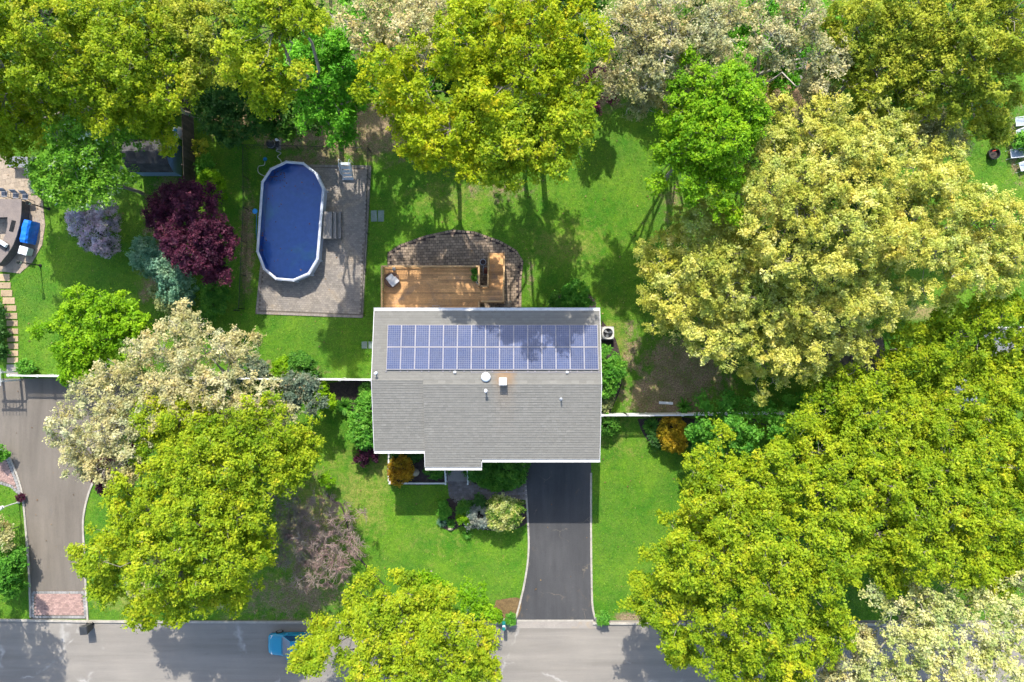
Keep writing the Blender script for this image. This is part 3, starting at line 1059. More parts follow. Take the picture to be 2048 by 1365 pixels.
# --- the neighbour's old driveway with brick apron
nl = smooth_line([(-120, 820), (-60, 850), (0, 888), (22, 920), (40, 965), (47, 1000), (53, 1065), (59, 1150), (62, 1238)], 5)
nr = smooth_line([(330, 757), (280, 820), (235, 885), (205, 930), (190, 958), (177, 990), (167, 1040), (169, 1100), (172, 1170), (176, 1238)], 5)
struct('neighbour_driveway', MB().sheet(pxpoly([(-120, 757)] + nl + nr[::-1]), 0.010), 'old_asphalt')
PAVED.append(pxpoly([(-120, 757)] + nl + nr[::-1]))
kerb('neighbour_edging', nl[12:], 0.15, 0.08, 'kerb_stone', 0.30, seed=12)
kerb('neighbour_edging', nr[15:], 0.15, 0.08, 'kerb_stone', 0.30, seed=13)
pave('brick_apron', pxpoly([(64, 1182), (171, 1182), (174, 1236), (64, 1236)]), 'brick_pink', 'joint_sand', 0.22, 0.13, 0.0, 0.06, 21, 0.20, border_mat='brick_grey')
pave('brick_walk', pxpoly([(-40, 880), (2, 892), (20, 920), (36, 962), (44, 994), (22, 975), (0, 968), (-40, 962)]), 'brick_pink', 'joint_sand', 0.22, 0.11, 0.4, 0.05, 22, 0.22, border_mat='brick_grey')

# --- paving by the pool, by the deck, and the front walk
pave('pool_patio', pxpoly([(600, 329), (743, 331), (726, 636), (511, 628), (522, 520), (560, 400)]), 'paver_grey', 'joint_sand', 0.24, 0.17, -0.04, 0.06, 31, 0.2)
pave('garden_patio', pxpoly([(775, 640), (775, 505), (800, 489), (850, 471), (905, 459), (950, 463), (1000, 481), (1033, 500), (1047, 522), (1043, 560), (1043, 640)]),
     'paver_brown', 'mulch', 0.31, 0.22, 0.03, 0.05, 32, 0.2, 0.028)
pave('front_walk', pxpoly([(894, 955), (936, 955), (950, 968), (985, 976), (1020, 972), (1053, 960), (1054, 1000), (1010, 996), (965, 1000), (930, 1010), (912, 1008), (898, 992)]),
     'paver_dark', 'joint_sand', 0.27, 0.20, 0.06, 0.05, 33, 0.2)
pave('neighbour_patio', pxpoly([(-60, 310), (0, 308), (58, 330), (62, 380), (86, 402), (91, 450), (85, 490), (65, 525), (40, 547), (3, 543), (-60, 545)]),
     'tan_paving', 'tan_paving', 0.42, 0.42, 0.2, 0.05, 34, 0.25)

# --- planting beds
def bed(name, pts, mat, z=0.03):
    PAVED.append(pxpoly(pts))
    struct(name, MB().prism(pxpoly(smooth_line(pts + [pts[0]], 4)[:-1]), 0.001, z), mat)


bed('mulch_bed', [(780, 895), (890, 895), (893, 962), (782, 962)], 'mulch')
bed('mulch_bed', [(938, 925), (1048, 915), (1052, 962), (1020, 974), (985, 977), (950, 968)], 'mulch')
bed('mulch_bed', [(880, 1010), (900, 996), (935, 1008), (1000, 998), (1050, 1004), (1054, 1045), (1010, 1062), (960, 1058), (925, 1052), (900, 1062), (878, 1045)], 'mulch')
bed('mulch_bed', [(640, 768), (745, 768), (745, 905), (722, 902), (712, 870), (700, 820), (670, 800)], 'mulch')
bed('mulch_bed', [(1203, 640), (1232, 680), (1245, 750), (1232, 800), (1206, 826)], 'mulch')
bed('mulch_bed', [(1108, 590), (1180, 590), (1185, 625), (1100, 625)], 'mulch')
bed('mulch_bed', [(1275, 838), (1390, 838), (1400, 885), (1345, 895), (1305, 888), (1285, 865)], 'mulch')
bed('brown_mulch_bed', [(992, 1200), (1040, 1197), (1032, 1238), (985, 1240)], 'brown_mulch')
edge = smooth_line([(655, 990), (668, 1003), (682, 1010), (694, 1045), (698, 1072), (708, 1102), (738, 1138), (768, 1170)], 5)
kerb('bed_edging', edge, 0.12, 0.05, 'mulch', 0.22, seed=40)

# ================================================================== the house
EZ = 5.5                                     # eaves height
YN, YSR, YSL, YSP = 2.16, -8.49, -7.86, -9.08
XL, XR, XS, XP = -9.90, 6.30, -6.26, -2.20   # roof edges: west, east, step, porch end
RYR, RYL = -3.06, -2.78
SN = 0.195
ZR, ZL = EZ + (YN - RYR) * SN, EZ + (YN - RYL) * SN
SSR, SSL = (ZR - EZ) / (RYR - YSR), (ZL - EZ) / (RYL - YSL)


def roof_z(x, y):
    ry = RYR if x > XS else RYL
    if y > ry:
        return EZ + (YN - y) * SN
    return (ZR - (RYR - y) * SSR) if x > XS else (ZL - (RYL - y) * SSL)


house = thing('house', 'long two-storey house with grey shingle roof, white gutters and solar panels', 'house', ((XL + XR) / 2, -3, 0))
# walls
wl, wr = XL + 0.3, XR - 0.3
mb = MB()
mb.prism([(wl, YN - 0.35), (wl, YSL + 0.35), (XS, YSL + 0.35), (XS, YSR + 0.35), (wr, YSR + 0.35), (wr, YN - 0.35)], 0.0, EZ - 0.02)
for x in (wl + 0.001, wr - 0.001):           # gable triangles
    ry, rz = (RYL, ZL) if x < XS else (RYR, ZR)
    ys = YSL if x < XS else YSR
    d = -0.02 if x > 0 else 0.02
    a = [(x, YN - 0.35, EZ - 0.02), (x, ys + 0.35, EZ - 0.02), (x, ry, rz - 0.16)]
    mb.add(a + [(p[0] + d, p[1], p[2]) for p in a], [(0, 1, 2), (5, 4, 3), (0, 3, 4, 1), (1, 4, 5, 2), (2, 5, 3, 0)])
wall = mb.build('wall', 'siding', house)
for (x, y, w, z0, z1, face) in [(-8.4, YN - .35, 1.6, 3.4, 4.7, 1), (-6.3, YN - .35, 1.8, 1.75, 3.85, 1), (-1.0, YN - .35, 1.4, 3.4, 4.7, 1), (3.6, YN - .35, 1.8, 3.3, 4.7, 1),
                                (-8.2, YSL + .35, 1.6, 3.3, 4.7, -1), (-0.6, YSR + .35, 1.6, 3.3, 4.7, -1), (3.6, YSR + .35, 2.0, 3.3, 4.7, -1)]:
    fr = MB()
    yo = y + face * 0.04
    for a, b, c, d in ((x - w / 2 - .08, x + w / 2 + .08, z1, z1 + .08), (x - w / 2 - .08, x + w / 2 + .08, z0 - .08, z0), (x - w / 2 - .08, x - w / 2, z0, z1), (x + w / 2, x + w / 2 + .08, z0, z1), (x - .03, x + .03, z0, z1)):
        fr.box(a, b, min(y - face * .02, yo), max(y - face * .02, yo), c, d)
    fo = fr.build('window', 'white_vinyl', house)
    MB().box(x - w / 2, x + w / 2, min(y - face * .02, y + face * .012), max(y - face * .02, y + face * .012), z0, z1).build('pane', 'window_glass', fo)
gd = MB()
for k in range(4):
    gd.box(1.35, 5.55, YSR + .30, YSR + .36, 0.02 + k * .55, 0.02 + k * .55 + .53)
gd.build('garage_door', 'white_vinyl', house, bevel=0.01)
MB().box(-4.6, -3.6, YSR + .30, YSR + .36, 1.04, 3.1).build('front_door', 'terracotta', house, bevel=0.01)
# roof deck: closed slabs under the shingles
mb = MB()


def slab(pts, th=0.14):
    vs = [tuple(p) for p in pts] + [(p[0], p[1], p[2] - th) for p in pts]
    n = len(pts)
    mb.add(vs, [list(range(n)), list(range(n, 2 * n))[::-1]] + [(i + n, (i + 1) % n + n, (i + 1) % n, i) for i in range(n)])


slab([(XL, YN, EZ), (XL, RYL, ZL), (XS, RYL, ZL), (XS, YN, EZ)])
slab([(XS, YN, EZ), (XS, RYR, ZR), (XR, RYR, ZR), (XR, YN, EZ)])
slab([(XL, RYL, ZL), (XL, YSL, EZ), (XS, YSL, EZ), (XS, RYL, ZL)])
slab([(XS, RYR, ZR), (XS, YSP, roof_z(0, YSP)), (XP, YSP, roof_z(0, YSP)), (XP, YSR, EZ), (XR, YSR, EZ), (XR, RYR, ZR)])
roof = mb.build('roof', 'grey_asphalt_shingle', house)
# shingles: every tab a small wedge, lapped course over course
rng = np.random.default_rng(4)
sv, sf, st = [], [], []


def courses(x0, x1, y_eave, y_ridge, slope, dirn, expo=0.18, tab=0.32, lift=0.0, skip=None):
    n = int(abs(y_ridge - y_eave) / expo)
    e = abs(y_ridge - y_eave) / n
    for k in range(n):
        ya = y_eave + dirn * k * e
        yb = ya + dirn * (e + 0.03)
        if k == n - 1:
            yb = y_ridge
        xx = x0 - (0.5 * tab if k % 2 else 0.0) - rng.uniform(0, 0.06)
        ct = rng.uniform(-0.10, 0.10)
        while xx < x1:
            w = tab * rng.uniform(0.92, 1.08)
            a, b = max(xx, x0), min(xx + w - 0.008, x1)
            xx += w
            if b - a < 0.02:
                continue
            za, zb = roof_z((a + b) / 2, ya), roof_z((a + b) / 2, yb)
            h = (0.034 if dirn > 0 else 0.022) + rng.uniform(0, 0.008)
            i = len(sv)
            ym, zm = ya + (yb - ya) * 0.62, za + h + (zb + 0.006 - za - h) * 0.62
            sv.extend([(a, ya, za + h), (b, ya, za + h), (b, ym, zm), (a, ym, zm), (a, ya, za - 0.005), (b, ya, za - 0.005), (b, yb, zb + 0.006), (a, yb, zb + 0.006)])
            q = [(i, i + 1, i + 2, i + 3), (i + 4, i + 5, i + 1, i), (i + 3, i + 2, i + 6, i + 7)]
            if dirn < 0:
                q = [t[::-1] for t in q]
            sf.extend(q)
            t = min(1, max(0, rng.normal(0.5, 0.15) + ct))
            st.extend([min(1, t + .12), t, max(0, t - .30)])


courses(XL, XR, YN + 0.03, RYL, SN, -1)
courses(XL, XS, YSL - 0.03, RYL, SSL, 1)
courses(XS, XR, YSR - 0.03, RYR, SSR, 1)
courses(XS, XP, YSP - 0.03, YSR - 0.03, SSR, 1)
sh = raw_mesh('shingles', np.array(sv), np.array(sf), 'grey_asphalt_shingle', roof, np.array(st))
sh['kind'] = 'stuff'
# the strip of the back slope between the two ridges
mb = MB()
n = 24
for k in range(n):
    a = XS + (XR - XS) * k / n
    mb.tint = random.random()
    mb.add([(a, RYL, roof_z(a, RYL) + .02), (a + (XR - XS) / n, RYL, roof_z(a, RYL) + .02), (a + (XR - XS) / n, RYR, ZR + .02), (a, RYR, ZR + .02)], [(3, 2, 1, 0)])
o = mb.build('ridge_course', 'grey_asphalt_shingle', roof)
for x0, x1, ry, rz in ((XL, XS, RYL, ZL), (XS, XR, RYR, ZR)):
    mb = MB()
    k = int((x1 - x0) / 0.3)
    for j in range(k):
        a, b = x0 + (x1 - x0) * j / k, x0 + (x1 - x0) * (j + 1) / k - 0.01
        mb.tint = random.uniform(0.2, 0.6)
        mb.add([(a, ry + .14, rz - .02), (b, ry + .14, rz - .02), (b, ry, rz + .035), (a, ry, rz + .035), (a, ry - .14, rz - .016), (b, ry - .14, rz - .016)],
               [(0, 3, 2, 1), (3, 4, 5, 2)])
    mb.build('ridge_cap', 'grey_asphalt_shingle', roof)
# gutters and rakes
for x0, x1, y, s in ((XL - .04, XR + .04, YN + .03, 1), (XL - .02, XS - .02, YSL - .03, -1), (XS + .0, XP + .03, YSP - .03, -1), (XP + .05, XR + .04, YSR - .03, -1)):
    z = roof_z((x0 + x1) / 2, y - s * .03)
    mb = MB()
    ya, yb = (y, y + .21) if s > 0 else (y - .20, y)
    mb.box(x0, x1, ya, yb, z - .13, z - .11)
    mb.box(x0, x1, ya - .001, ya + .02, z - .11, z + .012)
    mb.box(x0, x1, yb - .02, yb + .001, z - .11, z + .012)
    mb.box(x0, x0 + .02, ya + .02, yb - .02, z - .11, z)
    mb.box(x1 - .02, x1, ya + .02, yb - .02, z - .11, z)
    for k in range(int((x1 - x0) / .9)):
        mb.box(x0 + .4 + k * .9, x0 + .43 + k * .9, ya + .02, yb - .02, z - .02, z + .004)
    mb.box(x0 + .02, x1 - .02, ya + .02, yb - .02, z - .03, z - .024)
    mb.build('gutter', 'white_trim', roof)


def rake(a, b, s):
    q = Vector((s * 0.02, 0, -0.07))
    MB().beam(Vector(a) + q, Vector(b) + q, 0.035, 0.2).build('rake_board', 'white_trim', roof)


rake((XL, YN, EZ), (XL, RYL, ZL), -1)
rake((XL, RYL, ZL), (XL, YSL, EZ), -1)
rake((XR, YN, EZ), (XR, RYR, ZR), 1)
rake((XR, RYR, ZR), (XR, YSR, EZ), 1)
rake((XP, YSR - .2, EZ - .06), (XP, YSP, roof_z(0, YSP)), 1)
rake((XS, YSL - .2, roof_z(0, YSL - .2)), (XS, YSP, roof_z(0, YSP)), -1)


def on_roof(px, py, z=6.8):
    for _ in range(4):
        p = P(px, py, z)
        z = roof_z(p.x, p.y)
    return Vector((p.x, p.y, z))


# flue, dome vent, pipes and boxes on the roof
q = on_roof(1006, 762)
ch = MB().box(q.x - .20, q.x + .20, q.y - .20, q.y + .20, q.z - .15, q.z + .52).build('flue', 'cream_metal', house)
MB().box(q.x - .27, q.x + .27, q.y - .26, q.y + .26, q.z + .54, q.z + .62).build('flue_cap', 'white_plastic', ch, bevel=.02)
for a in (-1, 1):
    for b in (-1, 1):
        MB().box(q.x + a * .17 - .015, q.x + a * .17 + .015, q.y + b * .17 - .015, q.y + b * .17 + .015, q.z + .52, q.z + .54).build('cap_leg', 'grey_metal', ch)
q = on_roof(972, 754)
MB().lathe(q, [(.16, -.1), (.16, .14), (.33, .14), (.34, .17), (.30, .23), (.20, .28), (.08, .30)], 20).build('dome_vent', 'white_plastic', house, smooth=True)
for px, py, r, h, cap in ((753, 746, .045, .38, 1), (972, 781, .05, .45, 1), (1122, 798, .045, .42, 0)):
    q = on_roof(px, py)
    MB().lathe(q, [(r * 3.2, -.04), (r * 2.6, .05), (r, .07), (r, h)], 10).build('vent_pipe', 'grey_metal', house)
    if cap:
        MB().lathe(q, [(r * 1.2, h), (r * 2.4, h + .015), (r * 2.2, h + .06), (r * .6, h + .10)], 10).build('vent_cap', 'white_plastic', house)

# --- solar array on the back slope
ang = math.atan(SN)
sa = thing('solar_array', 'two long rows of blue solar panels on the back roof slope', 'solar panels', (-1.38, -0.4, roof_z(-1.38, -0.4)))
PW, PH = 1.0, 1.60
x0, ytop = -8.88, 1.155


def slope_pt(x, s, h):
    """s metres down from the array's top edge along the slope (towards the ridge), h above it."""
    y = ytop - s * math.cos(ang)
    z = EZ + (YN - y) * SN
    return Vector((x, y - h * math.sin(ang) * -1 * 0, z + h / math.cos(ang)))


for row in range(2):
    for c in range(15):
        s0 = row * (PH + 0.03)
        xa, xb = x0 + c * PW + .006, x0 + (c + 1) * PW - .006
        mb = MB()
        t = [slope_pt(xa, s0, .13), slope_pt(xb, s0, .13), slope_pt(xb, s0 + PH, .13), slope_pt(xa, s0 + PH, .13)]
        b = [slope_pt(xa, s0, .09), slope_pt(xb, s0, .09), slope_pt(xb, s0 + PH, .09), slope_pt(xa, s0 + PH, .09)]
        mb.add(t + b, [(3, 2, 1, 0), (4, 5, 6, 7), (0, 1, 5, 4), (1, 2, 6, 5), (2, 3, 7, 6), (3, 0, 4, 7)])
        po = mb.build('solar_panel', 'solar_back', sa)
        mb = MB()
        base_t = random.uniform(0.2, 0.8)
        for i in range(6):
            for j in range(10):
                ca = xa + .035 + i * (PW - .082) / 6
                cb = ca + (PW - .082) / 6 - .014
                ra = s0 + .04 + j * (PH - .08) / 10
                rb = ra + (PH - .08) / 10 - .014
                mb.tint = min(1, max(0, base_t + random.uniform(-.25, .25)))
                mb.add([slope_pt(ca, ra, .134), slope_pt(cb, ra, .134), slope_pt(cb, rb, .134), slope_pt(ca, rb, .134)], [(3, 2, 1, 0)])
        mb.build('cells', 'solar_cell', po, kind='stuff')
        mb = MB()
        for a, b2, c2, d2 in ((xa, xb, s0, s0 + .022), (xa, xb, s0 + PH - .022, s0 + PH), (xa, xa + .018, s0 + .022, s0 + PH - .022), (xb - .018, xb, s0 + .022, s0 + PH - .022)):
            mb.add([slope_pt(a, c2, .142), slope_pt(b2, c2, .142), slope_pt(b2, d2, .142), slope_pt(a, d2, .142), slope_pt(a, c2, .125), slope_pt(b2, c2, .125), slope_pt(b2, d2, .125), slope_pt(a, d2, .125)],
                   [(3, 2, 1, 0), (0, 1, 5, 4), (1, 2, 6, 5), (2, 3, 7, 6), (3, 0, 4, 7)])
        mb.build('panel_frame', 'solar_frame', po)
for s in (.35, 1.3, 2.03, 2.98):
    a, b = slope_pt(x0, s, .055), slope_pt(x0 + 15, s, .055)
    MB().beam(a, b, .04, .06).build('rail', 'solar_frame', sa)
a, b = slope_pt(x0 + 6, 3.42, .05), slope_pt(x0 + 15.15, 3.42, .05)
MB().tube([a, b], .022, 6).build('conduit', 'solar_frame', sa)
for px in (910, 1134):
    q = on_roof(px, 744)
    MB().obox((q.x, q.y), .17, .15, q.z, q.z + .16).build('junction_box', 'white_plastic', sa, bevel=.01)
for k in range(31):
    q = slope_pt(x0 + k * .5, 3.345, .05)
    if k % 3 != 1:
        MB().obox((q.x, q.y), .10, .05, q.z - .06, q.z + .05).build('clamp', 'solar_frame', sa)

# --- front steps with white rails
steps = thing('front_steps', 'grey front steps with white handrails under the porch roof', 'steps', (-4.45, -10.4, 0))
for k in range(6):
    y0 = -11.2 + k * .29
    MB().box(-5.15, -3.55, y0, y0 + .31 if k < 5 else -8.16, 0.0 if k == 0 else .17 * k - .02, .17 * (k + 1)).build('step', 'grey_board', steps, bevel=.012)
for x in (-5.22, -3.48):
    MB().box(x - .06, x + .06, -11.3, -11.18, 0, 1.05).build('post', 'white_vinyl', steps, bevel=.01)
    MB().box(x - .06, x + .06, -9.5, -9.38, 0, 2.0).build('post', 'white_vinyl', steps, bevel=.01)
    for h in (0.95, 0.25):
        MB().beam((x, -11.24, h), (x, -9.44, h + .98), .07, .06).build('handrail', 'white_vinyl', steps)
    for k in range(11):
        y = -11.1 + k * .15
        z = .25 + (y + 11.24) * .544
        MB().beam((x, y, z), (x, y, z + .70), .03, .03).build('baluster', 'white_vinyl', steps)

# --- low white edging wall round the front bed
ew = thing('edging_wall', 'low white L-shaped wall edging the dark front bed', 'low wall', tuple(P(778, 966)))
for a, b in (((778, 898), (778, 962)), ((778, 966), (893, 966))):
    p, q = P(*a), P(*b)
    MB().beam((p.x, p.y, .09), (q.x, q.y, .09), .13, .18).build('wall_run', 'white_trim', ew, bevel=.01)
p = P(783, 962)
MB().obox((p.x + .02, p.y - .02), .3, .3, .0, .2).build('corner_block', 'white_trim', ew, bevel=.01)

# ================================================================== fences
def lattice_fence(name, label, pts, H=1.8, sect=2.3, gate=None):
    """White vinyl fence along photo points taken on its top edge: solid boards, lattice above, posts with caps."""
    W = [P(a, b, H) for a, b in pts]
    root = thing(name, label, 'fence', (W[0].x, W[0].y, 0))
    for p, q in zip(W, W[1:]):
        L = (q - p).length
        n = max(1, round(L / sect))
        d = (q - p).normalized()
        rot = math.atan2(d.y, d.x)
        for k in range(n + 1):
            m = p.lerp(q, k / n)
            po = MB().obox((m.x, m.y), .13, .13, 0, H + .02, rot).build('post', 'white_vinyl', root)
            MB().obox((m.x, m.y), .18, .18, H + .02, H + .05, rot).obox((m.x, m.y), .15, .15, H + .05, H + .11, rot, .15).build('post_cap', 'white_vinyl', po)
        for k in range(n):
            a, b = p.lerp(q, k / n) + d * .07, p.lerp(q, (k + 1) / n) - d * .07
            l = (b - a).length
            nb = 14
            for j in range(nb):
                c = a.lerp(b, (j + .5) / nb)
                MB().obox((c.x, c.y), l / nb - .006, .035, .06, H - .47, rot).build('board', 'white_vinyl', root)
            for z0, z1, w in ((H - .47, H - .40, .07), (H - .06, H + .0, .10)):
                c = a.lerp(b, .5)
                MB().obox((c.x, c.y), l, w, z0, z1, rot).build('rail', 'white_vinyl', root)
            mb = MB()
            hh = .34
            ns = int((l + hh) / .14)
            for s in (-1, 1):
                for j in range(ns + 1):
                    u = -hh + j * .14
                    u0, u1 = u, u + hh
                    t0, t1 = 0.0, 1.0
                    if u0 < 0:
                        t0 = -u0 / hh
                    if u1 > l:
                        t1 = (l - u0) / hh
                    if t1 - t0 < .05:
                        continue
                    e0, e1 = a + d * (u0 + t0 * hh), a + d * (u0 + t1 * hh)
                    za, zb = H - .40 + t0 * hh, H - .40 + t1 * hh
                    if s < 0:
                        za, zb = H - .06 - t0 * hh, H - .06 - t1 * hh
                    off = Vector((-d.y, d.x, 0)) * .007 * s
                    mb.beam(Vector((e0.x, e0.y, za)) + off, Vector((e1.x, e1.y, zb)) + off, .012, .034)
            mb.build('lattice', 'white_vinyl', root, kind='stuff')
    return root


lattice_fence('vinyl_fence', 'white lattice-topped fence running west from the house behind the blossom tree', [(16, 751), (134, 753), (430, 757), (742, 760)])
lattice_fence('vinyl_fence', 'white lattice-topped fence running east from the house past the golden bush', [(1204, 831), (1255, 831), (1300, 831), (1560, 828), (1835, 827)])

# dark board fence beside the blue shed
bf = thing('board_fence', 'tall dark wooden board fence beside the blue shed', 'fence', tuple(P(390, 300)))
a, b = Vector(XY(384, 130)), Vector(XY(392, 395))
nb = 62
for k in range(nb):
    c = a.lerp(b, (k + .5) / nb)
    MBk = MB()
    MBk.tint = random.random()
    MBk.obox((c.x, c.y), .025, (b - a).length / nb - .008, .03, 2.0 + random.uniform(-.02, .02)).build('board', 'dark_fence_wood', bf)
for z in (.4, 1.1, 1.8):
    MB().beam((a.x - .05, a.y, z), (b.x - .05, b.y, z), .05, .09).build('rail', 'dark_fence_wood', bf)
for k in range(6):
    c = a.lerp(b, k / 5)
    MB().obox((c.x - .09, c.y), .09, .09, 0, 2.05).build('post', 'dark_fence_wood', bf)

# black mesh fence round the pool
cf = thing('mesh_fence', 'thin black mesh fence round the pool patio', 'fence', tuple(P(740, 325)))
runs = [((497, 298), (498, 420)), ((498, 420), (489, 618)), ((497, 298), (600, 300)), ((600, 300), (742, 304)), ((742, 304), (738, 470)), ((738, 470), (729, 630)), ((489, 618), (480, 622))]
for p, q in runs:
    p, q = P(*p), P(*q)
    MB().tube([p + Vector((0, 0, 1.2)), q + Vector((0, 0, 1.2))], .022, 6).build('top_rail', 'black_metal', cf)
    n = max(1, int((q - p).length / 2.2))
    for k in range(n + 1):
        m = p.lerp(q, k / n)
        MB().tube([m, m + Vector((0, 0, 1.25))], .03, 6).build('post', 'black_metal', cf)
    mb = MB()
    L = (q - p).length
    d = (q - p).normalized()
    for j in range(int(L / .16)):
        u = j * .16
        e = p + d * u
        f2 = p + d * min(L, u + .6)
        hh = 1.18 * min(1, (L - u) / .6)
        mb.beam((e.x, e.y, .02), (f2.x, f2.y, .02 + hh), .007, .007)
        mb.beam((e.x, e.y, 1.2), (f2.x, f2.y, 1.2 - hh), .007, .007)
    mb.build('wire_mesh', 'black_metal', cf, kind='stuff')

# ================================================================== deck
DZ = 1.7
dx0, dx1, dy0, dy1 = -9.98, -2.47, 1.83, 5.75
deck = thing('wooden_deck', 'honey-coloured raised wooden deck with railings and a side stair', 'deck', ((dx0 + dx1) / 2, 3.8, 0))
frame = MB()
for x in (dx0 + .05, (dx0 + dx1) / 2, dx1 - .05):
    for y in (dy0 + .1, dy1 - .1):
        frame.box(x - .06, x + .06, y - .06, y + .06, 0, DZ - .26)
for y in (dy0 + .03, (dy0 + dy1) / 2, dy1 - .06):
    frame.box(dx0 + .02, dx1 - .02, y - .025, y + .025, DZ - .26, DZ - .03)
for x in (dx0 + .022, dx1 - .022):
    frame.box(x - .02, x + .02, dy0 + .06, dy1 - .1, DZ - .26, DZ - .032)
frame.build('deck_frame', 'rail_wood', deck)
n = 28
w = (dy1 - dy0) / n
for k in range(n):
    cut = -6.1 + (.0 if k % 2 else .35)
    for a, b in ((dx0, cut - .003), (cut + .003, dx1)):
        m = MB()
        m.tint = random.random()
        y = dy0 + k * w
        m.box(a, b, y, y + w - .008, DZ - .028, DZ + random.uniform(-.0015, .0015)).build('deck_board', 'deck_wood', deck)


def railing(a, b, z0, z1, root, h=.92, post_ends=(True, True), nposts=None, step=.125):
    """Posts, top and bottom rail, balusters, from a to b (xy) with floor heights z0, z1."""
    a, b = Vector((*a, z0)), Vector((*b, z1))
    L = (b - a).to_2d().length
    n = nposts if nposts else max(1, round(L / 1.9))
    up = Vector((0, 0, 1))
    for k in range(n + 1):
        if (k == 0 and not post_ends[0]) or (k == n and not post_ends[1]):
            continue
        m = a.lerp(b, k / n)
        MB().obox((m.x, m.y), .10, .10, max(.05, m.z - .25), m.z + h + .06).build('post', 'rail_wood', root, bevel=.008)
    t = MB()
    t.tint = random.random()
    t.beam(a + up * (h + .02), b + up * (h + .02), .13, .035).build('hand_rail', 'rail_wood', root, bevel=.006)
    MB().beam(a + up * .12, b + up * .12, .04, .08).build('bottom_rail', 'rail_wood', root)
    m = MB()
    k = int(L / step)
    for j in range(k):
        c = a.lerp(b, (j + .5) / k)
        m.box(c.x - .019, c.x + .019, c.y - .019, c.y + .019, c.z + .08, c.z + h)
    m.build('balusters', 'rail_wood', root, kind='stuff')


railing((dx0 + .06, dy0 + .05), (dx0 + .06, dy1 - .06), DZ, DZ, deck, post_ends=(True, False), nposts=2)
railing((dx0 + .06, dy1 - .06), (dx1 - .06, dy1 - .06), DZ, DZ, deck, nposts=4)
railing((dx1 - .06, dy1 - .06), (dx1 - .06, 4.22), DZ, DZ, deck, post_ends=(False, True), nposts=1)
railing((dx1 - .06, 2.95), (dx1 - .06, dy0 + .05), DZ, DZ, deck, nposts=1)
# landing and stair
lx0, lx1, ly0, ly1 = dx1 + .01, -0.62, 2.98, 4.2
for k in range(9):
    m = MB()
    m.tint = random.random()
    y = ly0 + k * (ly1 - ly0) / 9
    m.box(lx0, lx1, y, y + (ly1 - ly0) / 9 - .008, DZ - .03, DZ - .001).build('landing_board', 'deck_wood', deck)
m = MB()
for x in (lx0 + .06, lx1 - .06):
    for y in (ly0 + .06, ly1 - .06):
        m.box(x - .05, x + .05, y - .05, y + .05, 0, DZ - .2)
m.box(lx0, lx1, ly0 - .03, ly0 - .001, DZ - .22, DZ - .03)
m.box(lx1 + .001, lx1 + .03, ly0, ly1, DZ - .22, DZ - .03)
m.build('landing_frame', 'rail_wood', deck)
sx0, sx1 = -1.83, -0.62
ns = 9
for k in range(ns):
    z = DZ - (k + 1) * DZ / (ns + 1)
    y = ly1 + .02 + k * .312
    m = MB()
    m.tint = random.random()
    m.box(sx0 + .05, sx1 - .05, y, y + .15, z - .035, z)
    m.box(sx0 + .05, sx1 - .05, y + .157, y + .305, z - .035, z)
    m.build('tread', 'deck_wood', deck)
    MB().box(sx0 + .05, sx1 - .05, y - .03, y - .005, z - .01, z + DZ / (ns + 1) - .04).build('riser', 'rail_wood', deck)
for x in (sx0, sx1):
    MB().beam((x, ly1, DZ - .2), (x, ly1 + ns * .312, .06), .045, .28).build('stringer', 'rail_wood', deck)
    railing((x, ly1 + .05), (x, ly1 + ns * .312 - .4), DZ - .05, .28, deck, nposts=2)
railing((lx0 + .1, ly1 - .04), (sx0 - .02, ly1 - .04), DZ, DZ, deck, nposts=1)
railing((lx0 + .1, ly0 + .03), (lx1 - .04, ly0 + .03), DZ, DZ, deck, post_ends=(False, True), nposts=1)
railing((lx1 - .04, ly0 + .03), (lx1 - .04, ly1 - .04), DZ, DZ, deck, post_ends=(False, False), nposts=1)

# things on and by the deck
q = P(784, 560, DZ + .4)
t = thing('round_chair', 'round brown wicker lounge chair holding pale cushions on the deck corner', 'chair', (q.x, q.y, DZ))
MB().lathe((q.x, q.y, DZ), [(.40, 0), (.44, .05), (.42, .22), (.55, .36), (.60, .40), (.56, .43), (.30, .34), (.05, .32)], 24).build('bowl', 'wicker_brown', t, smooth=True)
MB(Matrix.Translation((q.x - .10, q.y + .12, DZ + .44)) @ Matrix.Rotation(.7, 4, 'Z') @ Matrix.Rotation(.25, 4, 'X')).box(-.30, .30, -.26, .26, -.06, .07).build('cushion', 'cushion_white', t, bevel=.05)
MB(Matrix.Translation((q.x + .16, q.y - .14, DZ + .46)) @ Matrix.Rotation(.72, 4, 'Z')).box(-.36, .36, -.26, .26, -.05, .06).build('cushion', 'cushion_white', t, bevel=.05)
MB().tube([(q.x - .45, q.y + .48, DZ + .02), (q.x - .32, q.y + .30, DZ + .62)], .02, 6).build('prop', 'black_metal', t)
q = P(788, 538, DZ + .2)
t = thing('deck_lantern', 'small grey lantern standing by the north deck rail', 'lantern', (q.x, q.y, DZ))
MB().obox((q.x, q.y), .2, .2, DZ + .003, DZ + .05).obox((q.x, q.y), .22, .22, DZ + .3, DZ + .33).obox((q.x, q.y), .2, .2, DZ + .33, DZ + .42, 0, .2).build('lantern_case', 'grey_metal', t)
MB().obox((q.x, q.y), .16, .16, DZ + .05, DZ + .3).build('lantern_glass', 'lamp_glass', t)


